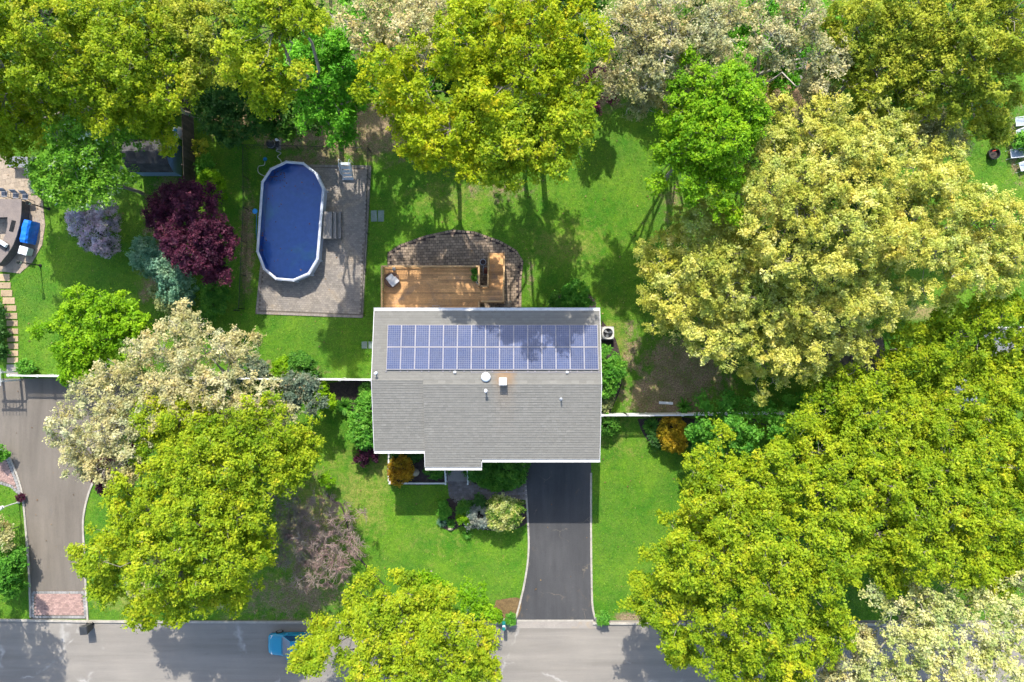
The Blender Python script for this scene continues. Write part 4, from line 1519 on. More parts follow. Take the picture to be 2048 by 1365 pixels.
def pot(name, label, px, py, r, h, z, mat, leafy=None, sx=1.0, sy=1.0):
    q = P(px, py, z + h)
    t = thing(name, label, 'planter' if leafy else 'pot', (q.x, q.y, z))
    MB().lathe((q.x, q.y, z), [(r * .72, .003), (r * .95, h * .8), (r * 1.05, h * .82), (r * 1.05, h), (r * .9, h), (r * .86, h * .82)], 20, sx, sy).build('pot_body', mat, t, smooth=False)
    MB().lathe((q.x, q.y, z), [(r * .84, h * .83), (r * .80, h * .86)], 20, sx, sy).build('soil', 'mulch', t)
    if leafy:
        rng = np.random.default_rng(int(px))
        n = 160
        c = np.stack([q.x + rng.normal(0, r * .42 * sx, n), q.y + rng.normal(0, r * .42 * sy, n), z + h + rng.uniform(0, .22, n)], 1)
        v, f = leaves(c, unit(rng.normal(size=(n, 3)) + np.array([0, 0, 1.0])), rng.uniform(.07, .13, n), 1.6, rng)
        raw_mesh('foliage', v, f, leafy, t, rng.uniform(.2, 1, n), side=3)
    return t


pot('flower_pot', 'red pot with small green plant in the deck corner by the rail', 949, 543, .24, .3, DZ, 'terracotta', 'leaves_bush')
pot('flower_pot', 'dark green-leaved pot just below the red pot on the deck', 949, 556, .24, .3, DZ, 'black_plastic', 'leaves_bush')
pot('white_pot', 'small white pot on the deck beside the leafy pots', 956, 564, .14, .2, DZ, 'white_plastic')
pot('tin_bucket', 'round tin bucket with white inside on the patio by the stair', 966, 524, .24, .3, .05, 'grey_metal')
q = P(971, 541, .8)
t = thing('hose_cart', 'small framed hose cart with coiled hose under the deck stair', 'hose cart', (q.x, q.y, .05))
for s in (-1, 1):
    MB().tube([(q.x + s * .18, q.y - .3, .06), (q.x + s * .18, q.y - .3, .8), (q.x + s * .18, q.y + .32, .8), (q.x + s * .18, q.y + .32, .06)], .02, 6).build('side_frame', 'grey_metal', t)
MB().tube([(q.x - .18, q.y - .3, .8), (q.x + .18, q.y - .3, .8)], .02, 6).tube([(q.x - .18, q.y + .32, .8), (q.x + .18, q.y + .32, .8)], .02, 6).build('cross_bar', 'grey_metal', t)
m = MB()
for k in range(5):
    m.tube([(q.x - .12 + k * .06, q.y + .22 * math.cos(a), .45 + .22 * math.sin(a)) for a in np.linspace(0, 2 * pi, 15)], .026, 6)
m.build('hose', 'terracotta', t)
q = P(872, 617, DZ + .8)
t = thing('metal_chair', 'grey metal chair frame half under the roof edge on the deck', 'chair', (q.x, q.y, DZ))
m = MB()
for s in (-1, 1):
    m.tube([(q.x + s * .27, q.y - .35, DZ), (q.x + s * .27, q.y - .3, DZ + .42), (q.x + s * .27, q.y + .1, DZ + .44), (q.x + s * .27, q.y + .14, DZ)], .016, 6)
    m.tube([(q.x + s * .27, q.y + .05, DZ + .44), (q.x + s * .27, q.y + .2, DZ + .95)], .016, 6)
m.tube([(q.x - .27, q.y + .2, DZ + .95), (q.x + .27, q.y + .2, DZ + .95)], .016, 6)
m.build('chair_frame', 'grey_metal', t)
MB().box(q.x - .26, q.x + .26, q.y - .3, q.y + .08, DZ + .435, DZ + .455).build('seat', 'chair_sling', t)

# ================================================================== pool
pool = thing('swimming_pool', 'oval above-ground pool of blue water with white rim', 'pool', tuple(P(580, 445)))
RZ = 1.25
rim = [(572, 321), (607, 324), (634, 345), (649, 377), (643, 448), (637, 519), (619, 549), (587, 563), (551, 560), (526, 539), (512, 503), (517, 433), (522, 363), (540, 336)]
ro = pxpoly(rim, RZ)
rm = shrink(ro, .10)
ri = shrink(ro, .20)
nr_ = len(ro)
for k in range(nr_):
    a, b, c, d = ro[k], ro[(k + 1) % nr_], ri[(k + 1) % nr_], ri[k]
    pts = []
    for p, q2 in ((a, b), (d, c)):
        u, v = Vector(p), Vector(q2)
        e = (v - u).normalized() * .012
        pts.append((u + e, v - e))
    (a, b), (d, c) = pts
    mid1, mid2 = (a + d) / 2, (b + c) / 2
    vs = [(a.x, a.y, RZ - .04), (b.x, b.y, RZ - .04), (mid2.x, mid2.y, RZ + .012), (mid1.x, mid1.y, RZ + .012), (c.x, c.y, RZ - .02), (d.x, d.y, RZ - .02),
          (a.x, a.y, RZ - .09), (b.x, b.y, RZ - .09), (c.x, c.y, RZ - .09), (d.x, d.y, RZ - .09)]
    MB().add(vs, [(0, 3, 2, 1), (3, 5, 4, 2), (6, 0, 1, 7), (5, 9, 8, 4), (6, 7, 8, 9)]).build('top_rail', 'pool_rim', pool)
    p, q2 = Vector(ro[k]), Vector(ri[k])
    e = (p - q2).normalized()
    MB().obox(((p.x + q2.x) / 2, (p.y + q2.y) / 2), .23, .08, RZ - .06, RZ + .02, math.atan2(e.y, e.x)).build('rail_cap', 'pool_rim', pool, bevel=.015)
    m_ = rm[k]
    MB().obox((m_[0] + e.x * .05, m_[1] + e.y * .05), .06, .16, .02, RZ - .09, math.atan2(e.y, e.x)).build('upright', 'pool_wall', pool)
inn = rm
mb = MB()
n = len(inn)
vs = [(x, y, .02) for x, y in inn] + [(x, y, RZ - .092) for x, y in inn]
mb.add(vs, [((i + 1) % n, i, i + n, (i + 1) % n + n) for i in range(n)])
mb.build('pool_wall', 'pool_wall', pool)
inn = shrink(ro, .125)
vs = [(x, y, .085) for x, y in inn] + [(x, y, RZ - .095) for x, y in inn]
MB().add(vs, [(i, (i + 1) % n, (i + 1) % n + n, i + n) for i in range(n)] + [list(range(n))[::-1]]).build('liner', 'pool_liner', pool)
MB().sheet(shrink(ro, .13), RZ - .2).build('water', 'pool_water', pool)

rg = np.random.default_rng(8)
n = 90
cx = np.concatenate([rg.normal(551, 12, 45), rg.normal(522, 4, 20), rg.uniform(530, 630, 25)])  # leaf shapes added, mostly clustered in place of dark foliage reflections
cy = np.concatenate([rg.normal(352, 10, 45), rg.normal(490, 14, 20), rg.uniform(350, 540, 25)])
pc = np.array([P(a, b, RZ - .19) for a, b in zip(cx, cy)])
ok = inside(shrink(ro, .3), pc[:, 0], pc[:, 1])
v, f = leaves(pc[ok], unit(rg.normal(size=(ok.sum(), 3)) * .05 + np.array([0, 0, 1.0])), rg.uniform(.05, .12, ok.sum()), 1.4, rg)
fl = raw_mesh('leaf_reflection_flecks', v, f, 'dead_leaves', None, rg.uniform(0, .6, ok.sum()), side=3)
tag(fl, 'dark leaf flecks added on the pool water in place of tree reflections', 'leaves', None, 'stuff')

# steps up to the rim
a = thing('pool_steps', 'grey plank steps leading up to the east rim of the pool', 'steps', tuple(P(664, 450)))
lv = [(646, 664, .95), (665, 673, .70), (674, 682, .40)]
for k, (u0, u1, z) in enumerate(lv):
    p, q = P(u0, 423, z), P(u1, 477, z)
    nb = 3 if k == 0 else 1
    for j in range(nb):
        xa, xb = p.x + (q.x - p.x) * j / nb, p.x + (q.x - p.x) * (j + 1) / nb
        m = MB()
        m.tint = random.random()
        m.box(xa, xb - .012, q.y, p.y, z - .05, z).build('tread', 'grey_board', a)
    MB().box(p.x + .01, q.x - .02, p.y - .06, p.y - .02, .06, z - .05).build('side_panel', 'grey_board', a)
    MB().box(p.x + .01, q.x - .02, q.y + .02, q.y + .06, .06, z - .05).build('side_panel', 'grey_board', a)

# ladder set on the paving
lq = P(697, 345, .06)
lad = thing('pool_ladder', 'pale grey A-frame pool ladder standing on the corner of the pool patio', 'ladder', (lq.x, lq.y, .06))
for k in range(5):
    y = lq.y + .42 - k * .23
    z = 1.15 - k * .25
    MB().box(lq.x - .36, lq.x + .36, y - .11, y + .11, z - .05, z).build('tread', 'ladder_grey', lad, bevel=.02)
for s in (-1, 1):
    x = lq.x + s * .40
    MB().box(x - .03, x + .03, lq.y - .62, lq.y - .54, .06, .2).build('foot', 'ladder_grey', lad)
    MB().beam((x, lq.y - .55, .10), (x, lq.y + .48, 1.15), .05, .16).build('stringer', 'ladder_grey', lad)
    MB().tube([(x, lq.y - .35, .35), (x, lq.y - .30, .95), (x, lq.y + .2, 1.55), (x, lq.y + .55, 1.72), (x, lq.y + .68, 1.5), (x, lq.y + .70, .08)], .026, 8).build('handrail', 'white_plastic', lad, smooth=True)

# filter, pump, hoses
q = P(538, 285, .9)
t = thing('sand_filter', 'round dark pool filter tank north of the pool', 'filter', (q.x, q.y, 0))
MB().lathe((q.x, q.y, 0), [(.22, .0), (.22, .15), (.30, .2), (.32, .6), (.28, .8), (.14, .88), (.12, .98)], 18).build('tank', 'black_plastic', t, smooth=True)
MB().lathe((q.x, q.y, 0), [(.33, .5), (.345, .52), (.345, .58), (.33, .6)], 18).build('clamp_ring', 'grey_metal', t)
q = P(553, 287, .5)
t = thing('pool_pump', 'small black and white pool pump beside the filter tank', 'pump', (q.x, q.y, 0))
MB(Matrix.Translation((q.x, q.y, .28)) @ Matrix.Rotation(pi / 2, 4, 'X')).lathe((0, 0, -.3), [(.12, 0), (.14, .06), (.14, .4), (.1, .5)], 14).build('motor', 'black_plastic', t)
MB().lathe((q.x, q.y + .32, 0), [(.1, .05), (.12, .1), (.12, .42), (.13, .44), (.13, .5)], 14).build('strainer', 'white_plastic', t)
MB().box(q.x - .2, q.x + .2, q.y - .4, q.y + .45, 0.0, .06).build('base', 'concrete', t)


def cable(name, label, cat, pts, r, mat):
    pp = [Vector((*XY(a, b, z), z)) for a, b, z in pts]
    out = smooth_line([tuple(p) for p in pp], 6)
    o = MB().tube(out, r, 6).build(name, mat, smooth=True)
    return single(o, label, cat)


cable('pool_hose', 'pale hose snaking from the pump to the north pool rim', 'hose', [(556, 297, .2), (553, 302, .1), (562, 306, .06), (555, 313, .1), (561, 320, .6), (563, 326, 1.0)], .03, 'hose_pale')
cable('pool_hose', 'pale hose looping from the blue float to the northwest rim', 'hose', [(530, 322, .05), (528, 330, .04), (517, 333, .04), (517, 345, .05), (529, 352, .3), (533, 353, .9)], .03, 'hose_pale')
q = P(530, 318, .1)
t = thing('dispenser_float', 'small pale blue float lying northwest of the pool', 'float', (q.x, q.y, 0))
MB().lathe((q.x, q.y, 0), [(.06, .003), (.16, .05), (.16, .12), (.06, .2), (.05, .28)], 12).build('float_body', 'blue_plastic', t, smooth=True)
q = P(511, 423, .9)
t = thing('skimmer_bucket', 'bright blue leaf net hooked on the west pool rim', 'net', (q.x, q.y, 0))
MB().lathe((q.x, q.y, .86), [(.05, 0), (.16, .04), (.2, .12), (.21, .16), (.18, .16)], 12).build('net_bag', 'blue_plastic', t, smooth=True)
MB().tube([(q.x + .12, q.y - .1, .98), (q.x + .06, q.y - 1.6, .9), (q.x - .05, q.y - 3.4, .05)], .018, 6).build('pole', 'blue_plastic', t)

# ================================================================== loose slabs
def slabs(label_list, mat):
    for px, py, w, h, r, lab in label_list:
        p = P(px, py)
        o = MB().obox((p.x, p.y), w / 25, h / 25, .0, .045, r).build('paving_slab', mat, bevel=.01)
        single(o, lab, 'slab', 'loose green-grey slabs in the grass')


slabs([(748, 432, 12, 22, 0.02, 'green-grey slab touching the east edge of the pool fence'), (762, 432, 12, 22, -.02, 'green-grey slab just east of its twin by the pool fence'),
       (1017, 607, 11, 11, .03, 'square green slab on the brown patio behind the house'), (729, 690, 11, 14, .02, 'green-grey slab in the grass west of the house wall'), (742, 690, 10, 14, .0, 'green-grey slab against the west house wall')], 'slate_slab')

# ================================================================== air conditioner
q = P(1216, 666, .8)
ac = thing('air_conditioner', 'square cream air conditioner unit with black fan beside the east wall', 'air conditioner', (q.x, q.y, 0))
MB().box(q.x - .55, q.x + .55, q.y - .55, q.y + .55, 0, .06).build('pad', 'concrete', ac)
m = MB()
for k in range(14):
    z = .1 + k * .045
    for a, b, c, d in ((-.47, .47, -.47, -.44), (-.47, .47, .44, .47), (-.47, -.44, -.44, .44), (.44, .47, -.44, .44)):
        m.box(q.x + a, q.x + b, q.y + c, q.y + d, z, z + .028)
m.box(q.x - .43, q.x + .43, q.y - .43, q.y + .43, .06, .56)
m.build('louvred_case', 'cream_metal', ac)
ring = MB()
N = 32
vs = []
for k in range(N):
    a = 2 * pi * k / N
    ca, sa_ = math.cos(a), math.sin(a)
    s = .48 / max(abs(ca), abs(sa_))
    s = min(s, .56)
    vs += [(q.x + ca * s, q.y + sa_ * s, .75), (q.x + ca * s, q.y + sa_ * s, .80), (q.x + ca * .38, q.y + sa_ * .38, .80), (q.x + ca * .38, q.y + sa_ * .38, .70)]
fs = []
for k in range(N):
    a, b = 4 * k, 4 * ((k + 1) % N)
    fs += [(a, b, b + 1, a + 1), (a + 1, b + 1, b + 2, a + 2), (a + 2, b + 2, b + 3, a + 3)]
ring.add(vs, fs).build('top_plate', 'cream_metal', ac)
MB().lathe((q.x, q.y, .60), [(.37, 0), (.37, .01)], 24).build('fan_well', 'black_metal', ac)
for k in range(3):
    MB(Matrix.Translation((q.x, q.y, .70)) @ Matrix.Rotation(k * 2 * pi / 3 + .4, 4, 'Z') @ Matrix.Rotation(.35, 4, 'X')).add(
        [(.04, -.05, 0), (.34, -.16, 0), (.34, .10, 0), (.04, .05, 0), (.04, -.05, .012), (.34, -.16, .012), (.34, .10, .012), (.04, .05, .012)],
        [(3, 2, 1, 0), (4, 5, 6, 7), (0, 1, 5, 4), (1, 2, 6, 5), (2, 3, 7, 6), (3, 0, 4, 7)]).build('fan_blade', 'grey_metal', ac)
MB().lathe((q.x, q.y, .66), [(.07, 0), (.07, .12), (.03, .14)], 14).build('fan_hub', 'grey_metal', ac)
m = MB()
for r in (.12, .21, .30):
    m.tube([(q.x + r * math.cos(a), q.y + r * math.sin(a), .805) for a in np.linspace(0, 2 * pi, 25)], .005, 4, False)
for k in range(6):
    a = k * pi / 6
    m.beam((q.x - .39 * math.cos(a), q.y - .39 * math.sin(a), .81), (q.x + .39 * math.cos(a), q.y + .39 * math.sin(a), .81), .008, .008)
m.build('grille', 'black_metal', ac)
MB().tube([(wr, q.y + .55, .5), (q.x - .6, q.y + .62, .48), (q.x - .3, q.y + .5, .4)], .04, 8).build('line_set', 'black_plastic', ac)

# ================================================================== blue shed and neighbours
def gambrel(name, label, x0, x1, y0, y1, ze, zk, zr, wall_mat, roof_mat):
    ym = (y0 + y1) / 2
    k = (y1 - y0) * .16
    root = thing(name, label, 'shed', ((x0 + x1) / 2, ym, 0))
    mb = MB()
    prof = [(y0, 0), (y0, ze), (y0 + k, zk - .06), (ym, zr - .06), (y1 - k, zk - .06), (y1, ze), (y1, 0)]
    n = len(prof)
    vs = [(x0, y, z) for y, z in prof] + [(x1, y, z) for y, z in prof]
    mb.add(vs, [list(range(n)), list(range(n, 2 * n))[::-1]] + [(i, i + n, (i + 1) % n + n, (i + 1) % n) for i in range(n)])
    wall = mb.build('wall', wall_mat, root)
    roof = MB()
    ov = .14
    segs = [((y0 - .10, ze - .05), (y0 + k, zk)), ((y0 + k, zk), (ym, zr)), ((ym, zr), (y1 - k, zk)), ((y1 - k, zk), (y1 + .10, ze - .05))]
    for (ya, za), (yb, zb) in segs:
        c = max(1, int(math.hypot(yb - ya, zb - za) / .16))
        for j in range(c):
            u, v = (ya + (yb - ya) * j / c, za + (zb - za) * j / c), (ya + (yb - ya) * (j + 1) / c, za + (zb - za) * (j + 1) / c)
            nt_ = int((x1 - x0) / .3)
            for i in range(nt_):
                roof.tint = random.random()
                a = x0 - ov + (x1 - x0 + 2 * ov) * i / nt_
                b = x0 - ov + (x1 - x0 + 2 * ov) * (i + 1) / nt_ - .006
                roof.add([(a, u[0], u[1] + (.02 if za < zb else .004)), (b, u[0], u[1] + (.02 if za < zb else .004)), (b, v[0], v[1] + (.004 if za < zb else .02)), (a, v[0], v[1] + (.004 if za < zb else .02))], [(0, 1, 2, 3)])
    sheath = MB()
    for (ya, za), (yb, zb) in segs:
        sheath.add([(x0 - ov, ya, za), (x1 + ov, ya, za), (x1 + ov, yb, zb), (x0 - ov, yb, zb), (x0 - ov, ya, za - .05), (x1 + ov, ya, za - .05), (x1 + ov, yb, zb - .05), (x0 - ov, yb, zb - .05)],
                   [(0, 1, 2, 3), (7, 6, 5, 4), (0, 4, 5, 1), (1, 5, 6, 2), (2, 6, 7, 3), (3, 7, 4, 0)])
    ro_ = sheath.build('roof', roof_mat, root)
    roof.build('shingles', roof_mat, ro_, kind='stuff')
    return root, (x0, x1, ym)


sh1, _ = gambrel('garden_shed', 'blue garden shed with dark gambrel roof beside the dark board fence', -29.55, -26.4, 13.2, 15.55, 1.7, 2.45, 2.9, 'shed_siding', 'shed_shingle')
fr = MB()
for a, b, c, d in ((14.1, 14.65, 2.30, 2.36), (14.1, 14.65, 1.94, 2.0), (14.1, 14.16, 2.0, 2.30), (14.59, 14.65, 2.0, 2.30)):
    fr.box(-26.4, -26.36, a, b, c, d)
v = fr.build('gable_vent', 'black_plastic', sh1)
m = MB()
for k in range(5):
    m.box(-26.39, -26.37, 14.16, 14.59, 2.02 + k * .056, 2.045 + k * .056)
m.build('louvre', 'black_plastic', v)
m = MB()
for k in range(9):
    m.box(-26.398, -26.383, 13.21, 15.54, .1 + k * .19, .1 + k * .19 + .175)
m.build('siding_boards', 'shed_siding', sh1)
q = P(353, 262, 1.0)
t = thing('white_tank', 'white rounded tank behind the blue shed by the board fence', 'tank', (q.x, q.y, 0))
MB().lathe((q.x, q.y, 0), [(.34, 0), (.40, .1), (.42, .8), (.34, 1.0), (.16, 1.1)], 20).build('tank_body', 'white_plastic', t, smooth=True)
MB().lathe((q.x, q.y, 0), [(.14, 1.09), (.14, 1.2), (.05, 1.24)], 12).build('lid', 'blue_plastic', t)

# second shed under the cream trees
x0, x1 = P(1652, 700, 2.3).x, P(1758, 700, 2.3).x
y0, y1 = P(1700, 740, 2.3).y, P(1700, 662, 2.3).y
sh2, _ = gambrel('brown_shed', 'brown-roofed shed mostly hidden under the cream-leaved trees', x0, x1, y0, y1, 2.1, 2.6, 2.85, 'dark_fence_wood', 'brown_shingle')
# pale decking and canopy of the house beyond
p, q = P(1968, 735, .9), P(2075, 655, .9)
d2 = thing('pale_deck', 'pale grey plank deck showing through leaves at the east edge', 'deck', ((p.x + q.x) / 2, (p.y + q.y) / 2, 0))
nb = int((q.x - p.x) / .14)
for k in range(nb):
    m = MB()
    m.tint = random.random()
    m.box(p.x + k * .14, p.x + k * .14 + .13, p.y, q.y, .86, .9).build('deck_board', 'pale_board', d2)
m = MB()
for xx in (p.x + .1, q.x - .1):
    for yy in (p.y + .1, q.y - .1):
        m.box(xx - .05, xx + .05, yy - .05, yy + .05, 0, .86)
m.build('deck_frame', 'pale_board', d2)
for s in (0, 1):
    yy = (p.y, q.y)[s]
    MB().beam((p.x, yy, 1.8), (q.x, yy, 1.8), .1, .05).build('hand_rail', 'white_vinyl', d2)
    m = MB()
    for k in range(int((q.x - p.x) / .2)):
        m.box(p.x + k * .2, p.x + k * .2 + .04, yy - .02, yy + .02, .9, 1.78)
    m.build('balusters', 'white_vinyl', d2, kind='stuff')
q = P(1922, 788, 2.2)
t = thing('patio_canopy', 'white square canopy glimpsed between leaves west of the pale deck', 'canopy', (q.x, q.y, 0))
MB().add([(q.x - 1.3, q.y - 1.2, 2.1), (q.x + 1.3, q.y - 1.2, 2.1), (q.x + 1.3, q.y + 1.2, 2.1), (q.x - 1.3, q.y + 1.2, 2.1), (q.x, q.y, 2.75), (q.x - 1.3, q.y - 1.2, 1.95), (q.x + 1.3, q.y - 1.2, 1.95), (q.x + 1.3, q.y + 1.2, 1.95), (q.x - 1.3, q.y + 1.2, 1.95)],
         [(0, 1, 4), (1, 2, 4), (2, 3, 4), (3, 0, 4), (5, 6, 1, 0), (6, 7, 2, 1), (7, 8, 3, 2), (8, 5, 0, 3)]).build('canopy_cloth', 'white_vinyl', t)
for a in (-1, 1):
    for b in (-1, 1):
        MB().tube([(q.x + a * 1.25, q.y + b * 1.15, 0), (q.x + a * 1.25, q.y + b * 1.15, 2.05)], .03, 6).build('pole', 'white_vinyl', t)

# chairs and fire pit at the east edge
def sling_chair(px, py, rot, label):
    q = P(px, py, .4)
    X = Matrix.Translation((q.x, q.y, 0)) @ Matrix.Rotation(rot, 4, 'Z')
    t = thing('lawn_chair', label, 'chair', (q.x, q.y, 0), 'pale lawn chairs at the east edge')
    for s in (-1, 1):
        MB(X).tube([(-.62, s * .34, 0), (-.55, s * .34, .55), (.35, s * .34, .60), (.45, s * .34, 0)], .026, 6).build('arm_frame', 'white_plastic', t)
        MB(X).tube([(-.45, s * .29, .36), (.25, s * .29, .30), (.78, s * .29, 1.0)], .022, 6).build('sling_rail', 'white_plastic', t)
    MB(X).add([(-.45, -.28, .36), (-.45, .28, .36), (.25, .28, .30), (.25, -.28, .30), (-.45, -.28, .34), (-.45, .28, .34), (.25, .28, .28), (.25, -.28, .28)], [(0, 3, 2, 1), (4, 5, 6, 7), (0, 1, 5, 4), (2, 3, 7, 6)]).build('seat', 'pale_sling', t)
    MB(X).add([(.25, -.28, .30), (.25, .28, .30), (.76, .28, .98), (.76, -.28, .98), (.27, -.28, .28), (.27, .28, .28), (.78, .28, .96), (.78, -.28, .96)], [(0, 3, 2, 1), (4, 5, 6, 7), (2, 3, 7, 6)]).build('backrest', 'pale_sling', t)
    MB(X).tube([(-.56, -.34, .5), (-.56, .34, .5)], .02, 6).build('front_bar', 'white_plastic', t)


sling_chair(2044, 243, .12, 'pale sling lawn chair, topmost at the east edge')
sling_chair(2046, 265, .38, 'white-framed lawn chair turned outward just below the topmost one')
sling_chair(2034, 307, .10, 'pale sling lawn chair level with the black fire pit')
sling_chair(2052, 331, .28, 'pale lawn chair cut by the frame, lowest at the east edge')
q = P(1989, 307, .4)
t = thing('fire_pit', 'round black fire pit on the grass at the east edge', 'fire pit', (q.x, q.y, 0))
MB().lathe((q.x, q.y, 0), [(.30, .003), (.42, .12), (.44, .42), (.46, .44), (.41, .44), (.38, .16)], 24).build('bowl', 'black_metal', t, smooth=False)
MB().lathe((q.x, q.y, 0), [(.37, .20), (.30, .24)], 20).build('ash', 'bark_dark', t)
MB().beam((q.x - .2, q.y + .18, .45), (q.x + .15, q.y + .26, .46), .05, .03).build('poker', 'red_print', t)
q = P(1966, 256, .45)
t = thing('garden_table', 'charcoal square table half hidden under the olive tree', 'table', (q.x, q.y, 0))
MB().obox((q.x, q.y), .8, .8, .42, .46, .3).build('table_top', 'chair_sling', t, bevel=.01)
for a in (-1, 1):
    for b in (-1, 1):
        MB().obox((q.x + a * .26, q.y + b * .26), .05, .05, 0, .42, .3).build('leg', 'black_metal', t)

# plank path in the woods
bw = thing('plank_path', 'short weathered plank path leading into the woods at the top', 'boardwalk', tuple(P(1604, 125)))
for k in range(14):
    p = P(1606 - k * .9, 98 + k * 5.5)
    m = MB()
    m.tint = random.random()
    m.obox((p.x, p.y), .95, .19, .02, .07, .15 + random.uniform(-.03, .03)).build('plank', 'grey_board', bw)

# white plank bench
q = P(1332, 806, .42)
t = thing('white_bench', 'narrow white plank bench standing north of the east fence', 'bench', (q.x, q.y, 0))
MB().obox((q.x, q.y), 1.12, .2, .40, .44, -.06).build('seat', 'white_vinyl', t, bevel=.008)
for s in (-1, 1):
    MB().obox((q.x + s * .42, q.y - s * .42 * .06), .06, .18, 0, .40, -.06).build('leg', 'white_vinyl', t)

# ================================================================== the neighbour's terrace
kz = 1.1
def kp(px, py):
    p = P(px, py, kz)
    return (p.x, p.y)


bar = thing('curved_bar', 'curved brown stone outdoor kitchen counter on the neighbour\'s terrace', 'counter', tuple(P(20, 450)))
outer = [(43, 398), (43, 412), (42, 430), (39, 450), (33, 472), (26, 490), (15, 508), (2, 524), (-12, 534)]
inner = [(-20, 510), (-8, 500), (4, 484), (11, 468), (15, 450), (15, 434), (-30, 436), (-40, 398)]
poly = [kp(*a) for a in outer] + [kp(*a) for a in inner]
MB().prism(poly, kz - .07, kz).build('counter_top', 'stone_counter', bar)
MB().prism(shrink(poly, .10), .05, kz - .071).build('counter_base', 'stone_veneer', bar)
q = P(25, 452, kz)
t = MB(Matrix.Translation((q.x, q.y, kz)) @ Matrix.Rotation(-.25, 4, 'Z'))
t.box(-.17, .17, -.45, .45, .002, .02)
for k in range(8):
    t.box(-.15 + k * .04, -.13 + k * .04, -.42, .42, .02, .035)
t.build('burner_grate', 'black_metal', bar)
q = P(4, 490, kz + .2)
t = thing('built_in_grill', 'steel grill with white hood set in the curved counter', 'grill', (q.x, q.y, kz))
X = Matrix.Translation((q.x, q.y, kz)) @ Matrix.Rotation(-.55, 4, 'Z')
MB(X).box(-.35, .35, -.28, .28, .003, .12).build('grill_body', 'black_metal', t, bevel=.01)
MB(X).add([(-.36, -.05, .12), (.36, -.05, .12), (.36, .28, .12), (-.36, .28, .12), (-.36, .02, .34), (.36, .02, .34), (.36, .22, .36), (-.36, .22, .36)],
          [(4, 5, 6, 7), (0, 1, 5, 4), (1, 2, 6, 5), (2, 3, 7, 6), (3, 0, 4, 7)]).build('hood', 'white_plastic', t, bevel=.02)
# blue-covered barbecue with a silver side box
q = P(50, 461, 1.0)
t = thing('covered_barbecue', 'barbecue under a bright blue cover beside the curved counter', 'barbecue', (q.x, q.y, .05))
X = Matrix.Translation((q.x, q.y, .05)) @ Matrix.Rotation(-.20, 4, 'Z')
pr = [(-.36, .0), (-.38, .3), (-.33, .85), (-.24, 1.02), (.18, 1.05), (.30, .9), (.36, .3), (.37, .0)]
vs, fs = [], []
ys = np.linspace(-.95, .85, 9)
rg = np.random.default_rng(3)
for y in ys:
    e = 0.93 if abs(y - ys[0]) < .01 or abs(y - ys[-1]) < .01 else 1.0
    for x, z in pr:
        vs.append((x * e + rg.normal(0, .012), y, z * e + (rg.normal(0, .015) if z > 0 else 0)))
k = len(pr)
for i in range(len(ys) - 1):
    for j in range(k - 1):
        fs.append((i * k + j, i * k + j + 1, (i + 1) * k + j + 1, (i + 1) * k + j))
fs += [list(range(k))[::-1], [(len(ys) - 1) * k + j for j in range(k)]]
MB(X).add(vs, fs).build('cover', 'blue_tarp', t, smooth=False)
q = P(46, 501, .85)
t = thing('steel_cooler', 'silver lidded cooler box at the end of the blue-covered barbecue', 'cooler', (q.x, q.y, .05))
X = Matrix.Translation((q.x, q.y, .05)) @ Matrix.Rotation(-.28, 4, 'Z')
MB(X).box(-.33, .33, -.30, .30, .12, .74).build('cooler_body', 'silver_box', t, bevel=.02)
MB(X).box(-.35, .35, -.32, .32, .745, .82).build('lid', 'white_plastic', t, bevel=.02)
MB(X).box(-.09, .09, -.28, .28, .822, .84).build('lid_strip', 'white_vinyl', t)
for a in (-1, 1):
    for b in (-1, 1):
        MB(X).box(a * .29 - .03, a * .29 + .03, b * .26 - .03, b * .26 + .03, 0, .12).build('leg', 'black_metal', t)


def stool(px, py, label):
    q = P(px, py, .8)
    t = thing('bar_stool', label, 'stool', (q.x, q.y, .05), 'stools along the counter')
    for a in (-1, 1):
        for b in (-1, 1):
            MB().tube([(q.x + a * .24, q.y + b * .24, .05), (q.x + a * .20, q.y + b * .20, .75)], .018, 6).build('leg', 'black_metal', t)
    MB().box(q.x - .23, q.x + .23, q.y - .23, q.y + .23, .75, .79).build('seat', 'chair_sling', t, bevel=.01)
    MB().add([(q.x - .23, q.y + .2, .85), (q.x + .23, q.y + .2, .85), (q.x + .24, q.y + .36, 1.25), (q.x - .24, q.y + .36, 1.25), (q.x - .23, q.y + .23, .85), (q.x + .23, q.y + .23, .85), (q.x + .24, q.y + .39, 1.25), (q.x - .24, q.y + .39, 1.25)],
             [(0, 1, 2, 3), (7, 6, 5, 4), (3, 2, 6, 7), (0, 3, 7, 4), (1, 5, 6, 2)]).build('backrest', 'chair_sling', t)
    m = MB()
    for s in (-1, 1):
        m.tube([(q.x + s * .24, q.y - .2, .79), (q.x + s * .25, q.y - .2, .98), (q.x + s * .25, q.y + .25, 1.0)], .016, 6)
    m.build('arm', 'black_metal', t)


stool(8, 388, 'grey-backed bar stool cut by the west frame edge')
stool(31, 391, 'grey-backed bar stool in the middle of the three by the counter')
stool(50, 393, 'grey bar stool nearest the upper black lamp post')


def lamp(base, label, h, mat, head=.13):
    p = P(*base)
    t = thing('lamp_post', label, 'lamp post', (p.x, p.y, 0))
    MB().lathe((p.x, p.y, 0), [(.12, .0), (.12, .08), (.06, .14), (.045, .3), (.04, h - .35)], 12).build('post', mat, t)
    MB().lathe((p.x, p.y, h), [(.05, -.36), (head, -.33), (head, -.31)], 8).build('collar', mat, t)
    MB().lathe((p.x, p.y, h), [(head * .72, -.31), (head * .95, -.06)], 8).build('lantern_glass', 'lamp_glass', t)
    MB().lathe((p.x, p.y, h), [(head * 1.15, -.06), (head * 1.15, -.03), (head * .3, .08), (.02, .14)], 8).build('cap', mat, t)
    return p


